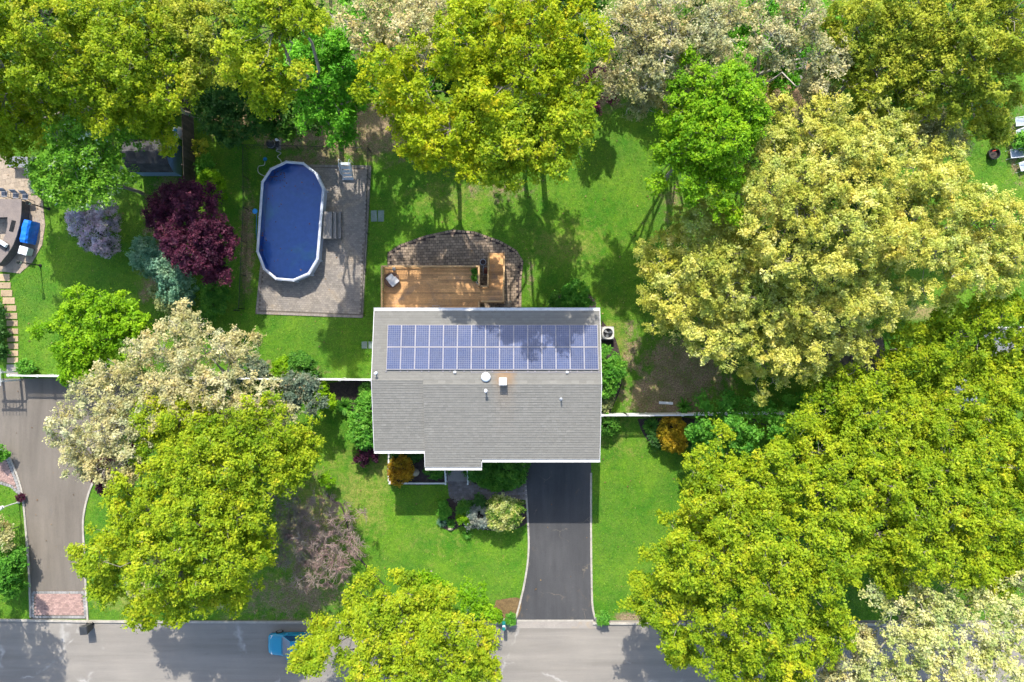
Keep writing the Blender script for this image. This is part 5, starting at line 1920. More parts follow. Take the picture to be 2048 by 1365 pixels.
lamp((98, 418), 'black lamp post leaning over the terrace beside the flecked green tree', 2.5, 'black_metal')
lamp((81, 531), 'black lamp post at the south end of the terrace by the grass', 2.5, 'black_metal')
lp = lamp((38, 1004), 'slim white lamp post on the grass by the neighbour\'s driveway', 2.1, 'white_trim', .15)
q = P(36, 324, .7)
t = thing('terrace_table', 'dark grey rectangular table on the terrace under the trees', 'table', (q.x, q.y, .05))
MB().box(q.x - .78, q.x + .78, q.y - .42, q.y + .42, .70, .74).build('table_top', 'chair_sling', t, bevel=.01)
for a in (-1, 1):
    for b in (-1, 1):
        MB().box(q.x + a * .7 - .03, q.x + a * .7 + .03, q.y + b * .35 - .03, q.y + b * .35 + .03, .05, .70).build('leg', 'black_metal', t)
pot('terrace_planter', 'round clay planter at the top corner of the neighbour\'s terrace', 11, 304, .33, .45, .05, 'terracotta', 'leaves_bush')

# stepping stones
path = thing('stepping_path', 'curving path of tan stepping slabs along the west edge', 'path', tuple(P(20, 640)))
path['kind'] = 'structure'
for (x0, x1, y0, y1) in [(-8, 20, 548, 562), (-4, 22, 565, 577), (2, 25, 580, 593), (6, 30, 595, 608), (9, 33, 611, 622), (12, 35, 626, 638), (14, 36, 641, 652), (15, 37, 657, 668), (15, 37, 672, 683), (16, 37, 687, 698), (15, 37, 701, 712), (15, 37, 715, 726)]:
    a, b = P(x0, y1), P(x1, y0)
    m = MB()
    m.tint = random.random()
    m.box(a.x, b.x, a.y, b.y, 0, .05).build('slab', 'tan_slab', path, bevel=.015)
struct('gate_slab', MB().prism(pxpoly([(14, 729), (36, 729), (36, 749), (14, 749)]), 0, .04), 'concrete')

# white arbour over the gate
ab = thing('garden_arbour', 'white slatted arbour over the gate at the west frame edge', 'arbour', (-39.9, -2.75, 0))
for x in (-40.75, -39.35):
    for y in (-2.42, -3.1):
        MB().box(x - .06, x + .06, y - .06, y + .06, 0, 2.2).build('post', 'white_vinyl', ab)
for y in (-2.42, -3.1):
    MB().box(-41.05, -39.05, y - .03, y + .03, 2.2, 2.36).build('beam', 'white_vinyl', ab)
for k in range(8):
    x = -40.95 + k * .262
    MB().box(x - .022, x + .022, -3.42, -2.1, 2.362, 2.46).build('rafter', 'white_vinyl', ab)
MB().tube([(-40.7, -3.1, 1.7)] + [(-40.05 + .68 * math.cos(a), -3.1, 1.7 + .5 * math.sin(a)) for a in np.linspace(pi, 0, 9)], .05, 6).build('arch', 'white_vinyl', ab)

# ================================================================== things in the street
def wheelie_bin(px, py, z, rot, label, mat):
    q = P(px, py, z)
    X = Matrix.Translation((q.x, q.y, .006)) @ Matrix.Rotation(rot, 4, 'Z')
    t = thing('wheeled_bin', label, 'bin', (q.x, q.y, 0.006))
    b, w = (.21, .22), (.29, .32)
    vs = [(-b[0], -b[1], .05), (b[0], -b[1], .05), (b[0], b[1], .05), (-b[0], b[1], .05), (-w[0], -w[1], .95), (w[0], -w[1], .95), (w[0], w[1], .95), (-w[0], w[1], .95)]
    MB(X).add(vs, [(3, 2, 1, 0), (4, 5, 6, 7), (0, 1, 5, 4), (1, 2, 6, 5), (2, 3, 7, 6), (3, 0, 4, 7)]).build('bin_body', mat, t, bevel=.02)
    lv = [(-.32, -.36, .955), (.32, -.36, .955), (.32, .36, .955), (-.32, .36, .955), (-.28, -.30, 1.03), (.28, -.30, 1.03), (.28, .30, 1.05), (-.28, .30, 1.05)]
    MB(X).add(lv, [(3, 2, 1, 0), (4, 5, 6, 7), (0, 1, 5, 4), (1, 2, 6, 5), (2, 3, 7, 6), (3, 0, 4, 7)]).build('lid', mat, t, bevel=.02)
    MB(X).tube([(-.22, .41, .93), (.22, .41, .93)], .02, 8).build('handle', mat, t)
    for s in (-1, 1):
        MB(X @ Matrix.Translation((s * .24, .2, .11)) @ Matrix.Rotation(pi / 2, 4, 'Y')).lathe((0, 0, -.03), [(.10, 0), (.11, .01), (.11, .05), (.10, .06)], 14).build('wheel', 'tyre', t)


wheelie_bin(166, 1262, 1.05, .1, 'black wheeled bin standing alone on the road below the brick apron', 'black_plastic')

q = P(1008, 1238)
mbx = thing('mailbox', 'teal mailbox with white label on a post by the driveway mouth', 'mailbox', (q.x, q.y, 0))
MB().obox((q.x, q.y), .10, .10, 0, 1.05).build('post', 'white_trim', mbx)
m = MB()
pr = [(-.13, 1.05), (.13, 1.05), (.13, 1.22)] + [(.13 * math.cos(a), 1.22 + .13 * math.sin(a)) for a in np.linspace(.3, pi - .3, 6)] + [(-.13, 1.22)]
n = len(pr)
vs = [(q.x + x, q.y - .36, z) for x, z in pr] + [(q.x + x, q.y + .26, z) for x, z in pr]
m.add(vs, [list(range(n))[::-1], list(range(n, 2 * n))] + [((i + 1) % n, i, i + n, (i + 1) % n + n)[::-1] for i in range(n)])
m.build('box_shell', 'teal_plastic', mbx)
MB().box(q.x - .10, q.x + .10, q.y - .08, q.y + .06, 1.353, 1.362).build('label_plate', 'white_plastic', mbx)
MB().box(q.x + .132, q.x + .145, q.y - .2, q.y - .1, 1.15, 1.40).build('flag', 'white_plastic', mbx)

# teal car parked at the kerb, nose to the west
CX, CY = -17.1, -23.98
car = thing('parked_car', 'teal blue car parked at the kerb under the bottom tree', 'car', (CX, CY, .006))
X = Matrix.Translation((CX, CY, .006))
st_ = [(-2.22, .58, .52), (-2.16, .70, .62), (-2.0, .80, .70), (-1.6, .85, .79), (-1.1, .87, .86), (-.85, .87, .90), (.2, .88, .93), (1.2, .87, .95), (1.55, .86, .96), (1.9, .83, .93), (2.12, .76, .85), (2.2, .66, .62)]
prof = lambda w, zt: [(0, zt + .03), (w * .5, zt + .022), (w * .82, zt), (w * .95, zt - .06), (w, zt - .2), (w * 1.0, .42), (w * .97, .26), (w * .9, .20)]
vs, fs = [], []
for x, w, zt in st_:
    pp = prof(w, zt)
    full = [(-y, z) for y, z in pp[::-1]] + pp[1:]
    vs += [(x, y, z) for y, z in full]
k = len(full)
for i in range(len(st_) - 1):
    for j in range(k - 1):
        fs.append((i * k + j, (i + 1) * k + j, (i + 1) * k + j + 1, i * k + j + 1))
    fs.append((i * k + k - 1, (i + 1) * k + k - 1, (i + 1) * k, i * k))
fs += [list(range(k)), [(len(st_) - 1) * k + j for j in range(k)][::-1]]
MB(X).add(vs, [f[::-1] for f in fs]).build('body', 'teal_paint', car, smooth=True)
# cabin: glass band with painted roof and pillars
bt = [(-.95, .76), (-.62, .80), (1.05, .80), (1.62, .72)]      # belt line: x, half width
rf = [(-.20, .56), (.05, .59), (.85, .59), (1.05, .55)]
zb, zr_ = .93, 1.42
cab = MB(X)
B = [(x, -y, zb + (0 if i else -.03)) for i, (x, y) in enumerate(bt)] + [(x, y, zb + (0 if i < 3 else 0)) for i, (x, y) in reversed(list(enumerate(bt)))]
T = [(x, -y, zr_) for x, y in rf] + [(x, y, zr_) for x, y in rf[::-1]]
n = 8
cab.add(B + T, [(i, (i + 1) % n, (i + 1) % n + n, i + n) for i in range(n)])
cab.build('windows', 'windscreen', car)
rt = MB(X)
rt.add([(-.22, 0, zr_ + .035), (.4, 0, zr_ + .06), (1.07, 0, zr_ + .03)] + [(p[0], p[1] * 1.02, zr_ + .008) for p in T] + [(p[0], p[1], zr_ - .03) for p in T],
       [(3, 4, 1, 0), (4, 5, 1), (5, 6, 2, 1), (6, 7, 2), (7, 8, 1, 2), (8, 9, 1), (9, 10, 0, 1), (10, 3, 0)] + [(3 + i, 3 + (i + 1) % n, 11 + (i + 1) % n, 11 + i)[::-1] for i in range(n)])
rt.build('roof', 'teal_paint', car, smooth=False)
for s in (-1, 1):
    for (bx_, by_), (tx, ty) in (((-.95, .77), (-.20, .57)), ((.22, .815), (.30, .60)), ((1.60, .73), (1.04, .56))):
        MB(X).beam((bx_, s * by_, zb - .02), (tx, s * ty, zr_), .05, .05).build('pillar', 'teal_paint', car)
    MB(X).box(-.62, -.48, s * .98 - .08, s * .98 + .08, .93, 1.05).build('mirror', 'teal_paint', car, bevel=.03)
    MB(X).add([(-2.12, s * .45, .63), (-1.94, s * .74, .69), (-1.78, s * .76, .755), (-1.95, s * .48, .73), (-2.15, s * .45, .55), (-1.98, s * .77, .60)],
              [(0, 1, 2, 3), (0, 4, 5, 1), (3, 2, 1, 0), (1, 5, 4, 0)]).build('headlight', 'lamp_glass', car)
    MB(X).box(2.08, 2.19, s * .60 - .1, s * .60 + .1, .65, .80).build('taillight', 'red_lens', car, bevel=.02)
    for x in (-1.38, 1.32):
        W_ = X @ Matrix.Translation((x, s * .80, .32)) @ Matrix.Rotation(pi / 2, 4, 'X')
        wh = MB(W_).lathe((0, 0, -.10), [(.24, 0), (.30, .01), (.32, .04), (.32, .16), (.30, .19), (.24, .20)], 24).build('wheel', 'tyre', car)
        MB(W_).lathe((0, 0, -.105), [(.05, -.004), (.20, 0), (.22, .21), (.05, .214)], 16).build('rim', 'grey_metal', wh)
        MB(X).lathe((x, 0, 0), [(.01, .4), (.01, .41)], 4)
for x in (-.93, .30, 1.72):
    sm = MB(X)
    for s in (-1, 1):
        sm.box(x - .008, x + .008, s * .885 - .006, s * .885 + .006, .30, .86)
    sm.build('panel_gap', 'black_plastic', car)
MB(X).box(-1.02, -.99, -.66, .66, .905, .915).build('hood_gap', 'black_plastic', car)
MB(X).box(-.86, -.30, -.60, -.57, .95, .97).box(-.86, -.30, .1, .13, .95, .97).build('wiper', 'black_plastic', car)
MB(X).box(-2.235, -2.2, -.3, .3, .36, .50).build('grille', 'black_plastic', car)

# round boulder, stones
def rock(px, py, r, h, label, seed):
    q = P(px, py)
    rg = np.random.default_rng(seed)
    m = MB()
    vs, fs = [], []
    N, K = 12, 5
    ph = rg.uniform(0, 6.28, 4)
    for i in range(K):
        t_ = i / (K - 1)
        rr = r * math.cos(t_ * pi / 2 * .96) ** .6
        for k in range(N):
            a = 2 * pi * k / N
            w_ = 1 + .12 * math.sin(2 * a + ph[0]) + .08 * math.sin(3 * a + ph[1] + t_)
            vs.append((q.x + rr * w_ * math.cos(a), q.y + rr * w_ * .85 * math.sin(a), -.02 + h * t_ + rg.normal(0, .01)))
    for i in range(K - 1):
        for k in range(N):
            fs.append((i * N + k, i * N + (k + 1) % N, (i + 1) * N + (k + 1) % N, (i + 1) * N + k))
    fs.append([(K - 1) * N + k for k in range(N)])
    o = m.add(vs, fs).build('garden_rock', 'boulder', smooth=True)
    single(o, label, 'rock')


rock(829, 944, .42, .22, 'flat round tan rock in the dark front bed beside the amber shrub', 1)
rock(901, 1057, .22, .32, 'pale pointed stone at the tip of the front lawn bed', 2)

# ================================================================== trees
WOODS = 'trees of the back woods'
EAST = 'trees of the east yard'
WEST = 'trees of the west yards'


def tree(label, sp, lobes, **kw):
    return plant(kw.pop('name', 'tree'), label, 'tree', sp, lobes, **kw)


# --- back woods, west to east
tree('broad yellow-green tree filling the top west corner', 'yellowgreen', [(70, 70, 125, 11), (-40, 150, 110, 10), (60, 215, 95, 7.5), (175, 130, 85, 10), (20, 275, 62, 6)], group=WOODS)
tree('yellow-green tree north of the blue shed', 'yellowgreen', [(255, 70, 105, 11), (330, 150, 80, 10), (225, 205, 80, 9), (290, 215, 62, 8), (320, 250, 40, 6.5)], group=WOODS)
tree('olive yellow tree above the dark board fence', 'olive', [(410, 50, 90, 10.5), (420, 130, 60, 9), (350, 40, 60, 10)], group=WOODS, dens=1.1)
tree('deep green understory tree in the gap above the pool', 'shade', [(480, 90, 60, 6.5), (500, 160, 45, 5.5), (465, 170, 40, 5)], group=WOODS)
tree('green-yellow tree just west of the vivid green maple', 'yellowgreen', [(544, 50, 98, 15.5), (519, 130, 63, 14.5), (534, 185, 52, 13.5), (584, 10, 69, 15)], group=WOODS, seed=77)
tree('vivid green maple overhanging the north end of the pool', 'green', [(615, 140, 70, 8), (665, 110, 65, 8.5), (655, 200, 72, 7), (690, 245, 48, 6), (715, 175, 50, 7)], group=WOODS)
tree('dark green tree hidden behind the pale blossoming tree', 'green', [(720, 60, 70, 6), (830, 120, 60, 6), (905, 60, 50, 6)], group=WOODS, dens=.9, seed=501)
tree('pale blossoming tree at the top, west of the golden tree', 'beige', [(750, 40, 72, 12.5), (830, 60, 78, 12.5), (880, 30, 55, 12.5), (800, 110, 45, 11.5)], group=WOODS)
tree('golden yellow tree with branches reaching over the garden patio lawn', 'gold', [(770, 165, 68, 12.3), (850, 175, 85, 13.8), (900, 255, 88, 13.8), (960, 320, 68, 12.8), (860, 300, 52, 11.8), (800, 210, 50, 11.8), (890, 250, 55, 8.5), (940, 290, 45, 8), (830, 220, 45, 7.5)], base=(905, 300), group=WOODS, dens=.6)  # last three lobes: hidden low foliage added to broaden the cast shade
tree('tall golden tree at the top centre, crown cut by the frame', 'gold', [(960, 60, 95, 15.5), (1060, 40, 100, 16), (1140, 60, 75, 15.5), (1040, 150, 95, 15.5), (950, 170, 70, 14.5), (1110, 180, 72, 14.5), (1000, 140, 70, 9), (1090, 150, 65, 9)], base=(1040, 240), group=WOODS, dens=.9)  # last two lobes: unseen foliage added so canopy shade covers the trunk shadow
tree('golden-green tree whose crown edges the open back lawn', 'yellowgreen', [(1040, 260, 80, 15.3), (1120, 270, 72, 14.8), (1000, 330, 48, 13.8), (1150, 215, 50, 14.8), (1070, 320, 40, 13.3), (1110, 250, 45, 8.5)], base=(1085, 340), group=WOODS, seed=90, dens=1.05)  # last lobe: added out of view under the crown to widen its shade
tree('pale grey-beige tree with bare looking branches at the top', 'beige', [(1250, 60, 75, 12.8), (1350, 50, 90, 12.8), (1430, 60, 60, 12.8), (1300, 130, 85, 11.8), (1230, 150, 50, 11.3), (1390, 130, 60, 11.8), (1290, 205, 42, 10.3), (1350, 195, 45, 9.8)], base=(1330, 170), group=WOODS, dens=1.1)
tree('dark plum-leaved tree in the shade beneath the beige tree', 'purple', [(1185, 195, 34, 3.5), (1200, 165, 30, 4)], group=WOODS, dens=.8)
tree('fresh green tree standing at the northeast corner of the lawn', 'spring', [(1410, 190, 70, 12.8), (1470, 190, 62, 13.3), (1360, 250, 52, 11.8), (1430, 265, 85, 12.8), (1345, 305, 50, 11.3), (1390, 345, 65, 11.8), (1440, 380, 50, 11.3), (1490, 240, 50, 12.3)], group=WOODS)
tree('low green thicket tree under the sparse branches by the plank path', 'green', [(1510, 90, 60, 4.5), (1560, 140, 40, 3.5), (1540, 40, 70, 5), (1640, 60, 50, 4.5)], group=WOODS, seed=502, dens=.8)
tree('sparse grey-limbed tree above the plank path', 'beige', [(1530, 50, 70, 12), (1600, 40, 65, 12), (1560, 110, 45, 11), (1650, 110, 55, 11), (1625, 170, 30, 9.5)], group=WOODS, dens=.8, seed=503)
tree('olive green tree at the top east, west of the corner one', 'olive', [(1720, 60, 85, 11), (1800, 40, 90, 11.5), (1760, 140, 80, 10.5), (1840, 130, 75, 11), (1690, 130, 50, 10), (1800, 205, 60, 9.5), (1730, 190, 45, 9)], group=WOODS)
tree('olive green tree filling the top east corner', 'olive', [(1910, 50, 95, 12), (2020, 30, 100, 12), (1950, 130, 85, 11), (2030, 110, 55, 10.5), (1890, 190, 60, 10), (1975, 215, 52, 9), (1985, 260, 34, 7.5)], group=WOODS, seed=504)
tree('thin whitish tree poking out between olive and cream crowns', 'beige', [(1880, 255, 40, 7), (1850, 270, 30, 6.5), (1905, 285, 30, 6)], group=WOODS, dens=.6, seed=505)

# --- east yard
tree('creamy yellow tree nearest the back lawn, crown hanging towards the house', 'cream', [(1345, 515, 65, 7.5), (1400, 470, 72, 8.5), (1370, 590, 88, 8), (1450, 560, 90, 9.5), (1430, 660, 78, 8), (1330, 600, 55, 7), (1500, 650, 80, 8.5), (1530, 730, 58, 7), (1470, 480, 60, 9)], group=EAST)
tree('great creamy yellow tree at the middle of the east woods', 'cream', [(1540, 300, 80, 10.5), (1620, 260, 75, 11), (1700, 330, 95, 12), (1590, 400, 100, 12), (1500, 390, 70, 10.5), (1690, 450, 100, 12), (1570, 500, 80, 11.5), (1740, 250, 60, 10.5), (1800, 290, 55, 10)], group=EAST)
tree('creamy yellow tree with long limbs reaching the east edge', 'cream', [(1830, 390, 85, 11), (1920, 420, 85, 11), (1990, 450, 70, 10.5), (1860, 500, 90, 11), (1960, 530, 80, 10.5), (1790, 480, 60, 11), (2040, 510, 60, 10), (1880, 320, 55, 9)], group=EAST, dens=.95)
tree('cream and olive tree over the brown-roofed shed', 'cream', [(1620, 590, 90, 10), (1710, 580, 85, 10), (1600, 690, 78, 8.5), (1690, 670, 70, 8.5), (1550, 620, 60, 9.5), (1780, 600, 55, 9.5), (1640, 745, 55, 7)], group=EAST, seed=506)
tree('lime yellow tree beside the pale plank deck', 'yellowgreen', [(1930, 655, 80, 8.5), (2020, 640, 60, 8.5), (1850, 700, 75, 8), (1800, 745, 62, 7.5), (1880, 760, 62, 7.5), (1960, 720, 30, 8), (2040, 720, 40, 8), (1985, 765, 52, 8)], group=EAST, seed=507)
tree('yellow-green tree in front of the pale deck at the east edge', 'yellowgreen', [(1960, 830, 78, 8.5), (2040, 810, 60, 8.5), (1880, 850, 72, 8.5), (1990, 920, 85, 9.5), (1910, 930, 72, 9.5), (2050, 900, 50, 9)], group=EAST, seed=508, dens=.95)
tree('yellow-green tree behind the far end of the east fence', 'yellowgreen', [(1720, 800, 75, 8), (1790, 850, 65, 8.5), (1660, 810, 60, 7.5), (1740, 880, 70, 9), (1800, 920, 60, 9)], group=EAST, seed=509)
tree('mid green tree straddling the east fence behind the golden bush', 'bush', [(1440, 850, 55, 4.5), (1520, 840, 58, 5), (1410, 880, 38, 4), (1590, 850, 50, 5)], group=EAST, leaf=1.25, clump=1.5, dens=.9)
tree('big yellow-green tree beside the driveway lawn, widest of the front trees', 'yellowgreen', [(1430, 950, 80, 8.5), (1400, 1030, 72, 8), (1500, 1010, 95, 10), (1450, 1110, 100, 10), (1350, 1130, 70, 8.5), (1310, 1190, 68, 7.5), (1380, 1220, 80, 8.5), (1540, 1120, 95, 10.5), (1500, 1210, 90, 10), (1440, 1290, 60, 8.5), (1360, 1300, 30, 7)], group=EAST, seed=510)
tree('yellow-green tree between the widest front tree and the white blossoms', 'yellowgreen', [(1580, 930, 80, 10), (1650, 980, 80, 10), (1640, 1080, 85, 10.5), (1620, 1180, 80, 10), (1560, 1290, 85, 9.5), (1640, 1270, 60, 9.5), (1490, 1320, 55, 8.5), (1560, 1360, 60, 9)], group=EAST, seed=511)
tree('yellow-green tree north of the white blossoming tree', 'yellowgreen', [(1760, 980, 75, 10), (1850, 990, 85, 10), (1930, 1030, 85, 10), (1830, 1080, 85, 10), (1740, 1080, 62, 9), (1920, 1110, 70, 9.5), (1780, 1140, 45, 8.5), (1960, 1160, 45, 8.5)], group=EAST, seed=512)
tree('yellow-green tree cut by the frame low on the east edge', 'yellowgreen', [(2020, 1010, 75, 9.5), (2050, 1090, 65, 9), (2000, 1120, 45, 8.5)], group=EAST, seed=513)
tree('white blossoming tree hanging over the road at the east corner', 'whitebloom', [(1790, 1200, 68, 8), (1860, 1220, 72, 9), (1940, 1220, 70, 9), (2020, 1200, 65, 9), (1820, 1290, 78, 9), (1910, 1310, 85, 9.5), (2000, 1300, 80, 9.5), (1740, 1330, 60, 8), (1840, 1370, 70, 9)], group=EAST)
tree('small pale blossoming tree at the bottom edge west of the white one', 'beige', [(1700, 1330, 48, 7), (1650, 1365, 45, 7), (1720, 1280, 32, 6.5)], group=EAST, seed=514, dens=.8)

# --- front and west yards
tree('light green tree over the street kerb and the teal car', 'yellowgreen', [(740, 1200, 58, 7), (810, 1190, 55, 7.5), (870, 1220, 52, 7.5), (710, 1270, 68, 7.5), (800, 1270, 85, 9), (890, 1290, 78, 9), (950, 1290, 52, 8), (780, 1350, 85, 9), (880, 1360, 75, 9), (960, 1340, 40, 8), (640, 1270, 36, 5), (615, 1315, 34, 5.5)], base=(790, 1228), group=WEST, seed=515)
tree('small bright lime tree tucked behind the light green street tree', 'lime', [(840, 1165, 32, 3.5), (870, 1185, 26, 3.2)], group=WEST, dens=.8)
tree('small airy lime tree on the front lawn near the mailbox', 'lime', [(945, 1195, 26, 3.2), (960, 1220, 22, 2.8), (930, 1180, 16, 3.4)], base=(936, 1238), group=WEST, dens=.6, bark='bark_pale')
tree('yellow-green tree west of the front lawn, uppermost of the pair', 'yellowgreen', [(320, 850, 62, 8), (390, 850, 65, 8.5), (470, 870, 72, 9), (540, 890, 70, 8.5), (600, 890, 50, 7.5), (420, 930, 85, 9.5), (520, 960, 72, 8.5), (590, 930, 40, 7.5), (330, 940, 62, 8.5)], group=WEST, seed=516)
tree('yellow-green tree beside the neighbour\'s driveway, lower of the pair', 'yellowgreen', [(300, 1030, 82, 9), (400, 1030, 90, 10), (490, 1040, 68, 9), (240, 1090, 70, 8), (330, 1120, 95, 10), (430, 1120, 85, 9.5), (510, 1090, 45, 8), (480, 1170, 48, 8), (380, 1190, 60, 8.5), (220, 1150, 50, 7.5), (300, 1210, 42, 7)], group=WEST, seed=517, dens=.95)
tree('white dogwood flowering through the lower yellow-green tree', 'whitebloom', [(335, 1125, 30, 8.6), (430, 1090, 26, 8.8), (280, 1165, 28, 7.6), (420, 1180, 30, 8), (375, 1150, 24, 8.8)], base=(350, 1130), group=WEST, seed=518, dens=1.5, bark='bark_grey')
tree('pale beige blossoming tree above the neighbour\'s driveway', 'beige', [(180, 830, 72, 7.5), (230, 780, 62, 7.5), (160, 900, 55, 6.5), (250, 860, 75, 8), (220, 930, 50, 6.5), (310, 810, 62, 8)], group=WEST, seed=519, dens=1.15)
tree('pale beige blossoming tree spreading over the west fence', 'beige', [(340, 720, 78, 8), (420, 700, 68, 8), (480, 690, 38, 6.5), (400, 780, 80, 8.5), (480, 790, 62, 7.5), (330, 790, 60, 8), (540, 820, 48, 6), (370, 650, 36, 6.5), (430, 860, 60, 7.5)], group=WEST, seed=520, dens=1.1)
tree('deep red plum tree at the bend of the neighbour\'s driveway', 'purple', [(225, 955, 36, 3.2), (250, 925, 34, 3.6), (200, 935, 24, 3)], group=WEST, seed=521)
tree('bright green rounded tree on the lawn north of the neighbour\'s driveway', 'lime', [(200, 620, 62, 5.5), (150, 660, 55, 5), (240, 655, 58, 5.5), (175, 705, 55, 4.8), (270, 690, 42, 5), (150, 735, 28, 3.6)], group=WEST, seed=522, dens=1.15)
tree('white-flecked green tree between the terrace and the blue shed', 'fleck', [(150, 310, 62, 8.3), (200, 300, 48, 7.8), (130, 365, 58, 7.8), (190, 370, 52, 7.4), (90, 340, 28, 6.8), (225, 345, 28, 6.8)], group=WEST, seed=523, dens=1.1)
tree('dark purple maple west of the pool', 'purple', [(385, 425, 62, 4.6), (345, 445, 48, 4.2), (420, 470, 52, 4.6), (380, 495, 55, 4.8), (440, 500, 38, 4), (425, 530, 34, 3.6), (325, 410, 26, 3.6)], group=WEST, seed=524, dens=1.2)
tree('blue-grey rounded tree with rusty patch on the fence west of the house', 'rusty', [(592, 780, 36, 3.6), (618, 795, 30, 3.4), (578, 805, 26, 3), (610, 770, 26, 3.8)], group=WEST, seed=525, dens=1.25)
tree('bare pinkish weeping tree on the mossy bed beside the front lawn', 'beige', [(630, 1050, 68, 3.8), (670, 1110, 62, 3.4), (620, 1140, 52, 3.2), (695, 1035, 46, 3), (600, 1090, 50, 3.6)], base=(660, 1065), group=WEST, seed=526, bare=True, bark='bark_pink', dens=1.2, clump=.75)
tree('bare grey-twigged tree in the shade west of the weeping one', 'beige', [(575, 1010, 45, 4.5), (580, 1080, 48, 4), (600, 1040, 35, 4.5)], base=(592, 1060), group=WEST, seed=527, bare=True, bark='bark_grey', dens=1.0, clump=.8)
tree('leafing tree just off the west frame edge shading the road', 'yellowgreen', [(-160, 1130, 80, 8), (-90, 1210, 62, 7.5), (-170, 1230, 70, 7)], group=WEST, seed=528)

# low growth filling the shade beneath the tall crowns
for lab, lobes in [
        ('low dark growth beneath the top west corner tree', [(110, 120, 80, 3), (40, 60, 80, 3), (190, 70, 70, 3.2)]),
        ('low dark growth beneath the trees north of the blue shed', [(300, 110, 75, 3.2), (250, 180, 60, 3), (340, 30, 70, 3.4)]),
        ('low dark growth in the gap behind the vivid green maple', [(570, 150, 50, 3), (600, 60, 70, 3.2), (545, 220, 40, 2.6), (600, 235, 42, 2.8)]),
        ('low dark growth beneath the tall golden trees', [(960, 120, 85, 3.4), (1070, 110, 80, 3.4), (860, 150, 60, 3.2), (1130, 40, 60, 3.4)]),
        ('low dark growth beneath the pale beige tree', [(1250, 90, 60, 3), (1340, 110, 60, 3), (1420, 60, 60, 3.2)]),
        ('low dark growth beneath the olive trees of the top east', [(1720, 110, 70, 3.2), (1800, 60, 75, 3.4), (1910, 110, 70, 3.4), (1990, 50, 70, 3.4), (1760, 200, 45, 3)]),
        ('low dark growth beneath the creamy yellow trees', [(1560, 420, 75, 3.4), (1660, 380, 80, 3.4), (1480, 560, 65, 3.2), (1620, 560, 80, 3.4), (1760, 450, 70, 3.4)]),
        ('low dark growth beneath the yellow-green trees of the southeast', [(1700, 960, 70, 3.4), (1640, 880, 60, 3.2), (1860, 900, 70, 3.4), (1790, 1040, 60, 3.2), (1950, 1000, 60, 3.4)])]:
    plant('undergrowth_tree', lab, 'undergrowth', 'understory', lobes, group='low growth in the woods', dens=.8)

# the woods go on past the top of the picture and shade the ground along its edge
src = [o for o in bpy.data.objects if o.parent is None and o.get('group') == WOODS]
for k, (i, x, y, where) in enumerate([(4, -23.5, 31, 'above the board fence'), (1, -15, 31.5, 'above the vivid green maple'), (4, -6, 32, 'above the pale blossoming tree'), (1, 11.5, 31, 'above the beige tree')]):
    c = copy_tree(src[i], None, (x, y, 0), k * 1.3)
    c['label'] = 'woodland tree just beyond the top edge, ' + where
    c['group'] = 'woods beyond the top edge'

# ================================================================== shrubs
def shrub(label, sp, lobes, **kw):
    return plant(kw.pop('name', 'shrub'), label, kw.pop('cat', 'shrub'), sp, lobes, **kw)


shrub('lilac bush in pale purple flower west of the purple maple', 'lilac', [(200, 468, 38, 2.2), (170, 445, 32, 2), (215, 430, 26, 2), (215, 490, 22, 1.6)], name='lilac_bush', dens=1.2)
shrub('blue-green holly bush southwest of the purple maple', 'blueshrub', [(300, 508, 38, 2.2), (340, 530, 42, 2.4), (355, 575, 36, 2.2)], name='holly_bush', dens=1.25)
shrub('cream-variegated bush at the foot of the blue-green holly', 'variegated', [(345, 600, 34, 1.6), (325, 580, 20, 1.4), (365, 620, 22, 1.3)], name='variegated_bush', dens=1.2)
shrub('clipped mid-green hedge block south of the purple maple', 'hedge', [(425, 580, 24, 1.7), (428, 605, 24, 1.7), (415, 625, 18, 1.5), (440, 595, 18, 1.6)], name='hedge', cat='hedge', dens=1.3)
shrub('bright lime round shrub north of the purple maple', 'lime', [(420, 370, 27, 1.5), (434, 385, 18, 1.3)], dens=1.2, clump=.6, leaf=.75)
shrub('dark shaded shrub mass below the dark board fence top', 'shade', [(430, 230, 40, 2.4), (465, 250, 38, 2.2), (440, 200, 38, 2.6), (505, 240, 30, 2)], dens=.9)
shrub('young olive shrub just east of the dark board fence', 'olive', [(402, 296, 17, .9)], dens=.7, clump=.4, leaf=.5)
shrub('small shaded shrub between the young olive shrub and the lime one', 'bush', [(415, 331, 18, .8)], dens=.9)
shrub('silvery leaved shrub at the edge of the neighbour\'s terrace', 'greyspruce', [(78, 340, 20, 1.1), (80, 370, 18, 1)], dens=1.1)
shrub('low round green shrub by the white arbour', 'bush', [(52, 736, 15, .6)], dens=1.3, clump=.75, leaf=.8)
shrub('dark trailing shrub beside the stepping slabs on the west edge', 'shade', [(-4, 620, 16, .6), (-2, 660, 16, .6), (0, 700, 15, .5)], dens=1.0, clump=.7)
shrub('clipped lime ball shrub just north of the west fence', 'lime', [(566, 735, 20, 1.0)], dens=1.7, clump=.5, leaf=.6)
shrub('loose green shrub next to the lime ball by the west fence', 'hedge', [(600, 728, 24, 1.1), (618, 738, 16, .9)], dens=1.2, leaf=1.2)
shrub('small yellow-green shrub east of the rusty blue-grey tree', 'lime', [(655, 800, 16, 1.2), (645, 780, 13, 1.1)], dens=.9, clump=.6, leaf=.8)
shrub('tall bright green bush against the west house wall', 'bush', [(735, 808, 22, 1.5), (726, 840, 26, 1.6), (722, 868, 25, 1.5), (742, 870, 20, 1.6)], dens=1.25)
shrub('dark red-green shrub at the southwest corner of the house', 'purple', [(738, 905, 20, .9), (725, 920, 14, .7)], dens=.8, clump=.6, leaf=.7, bark='bark_dark')
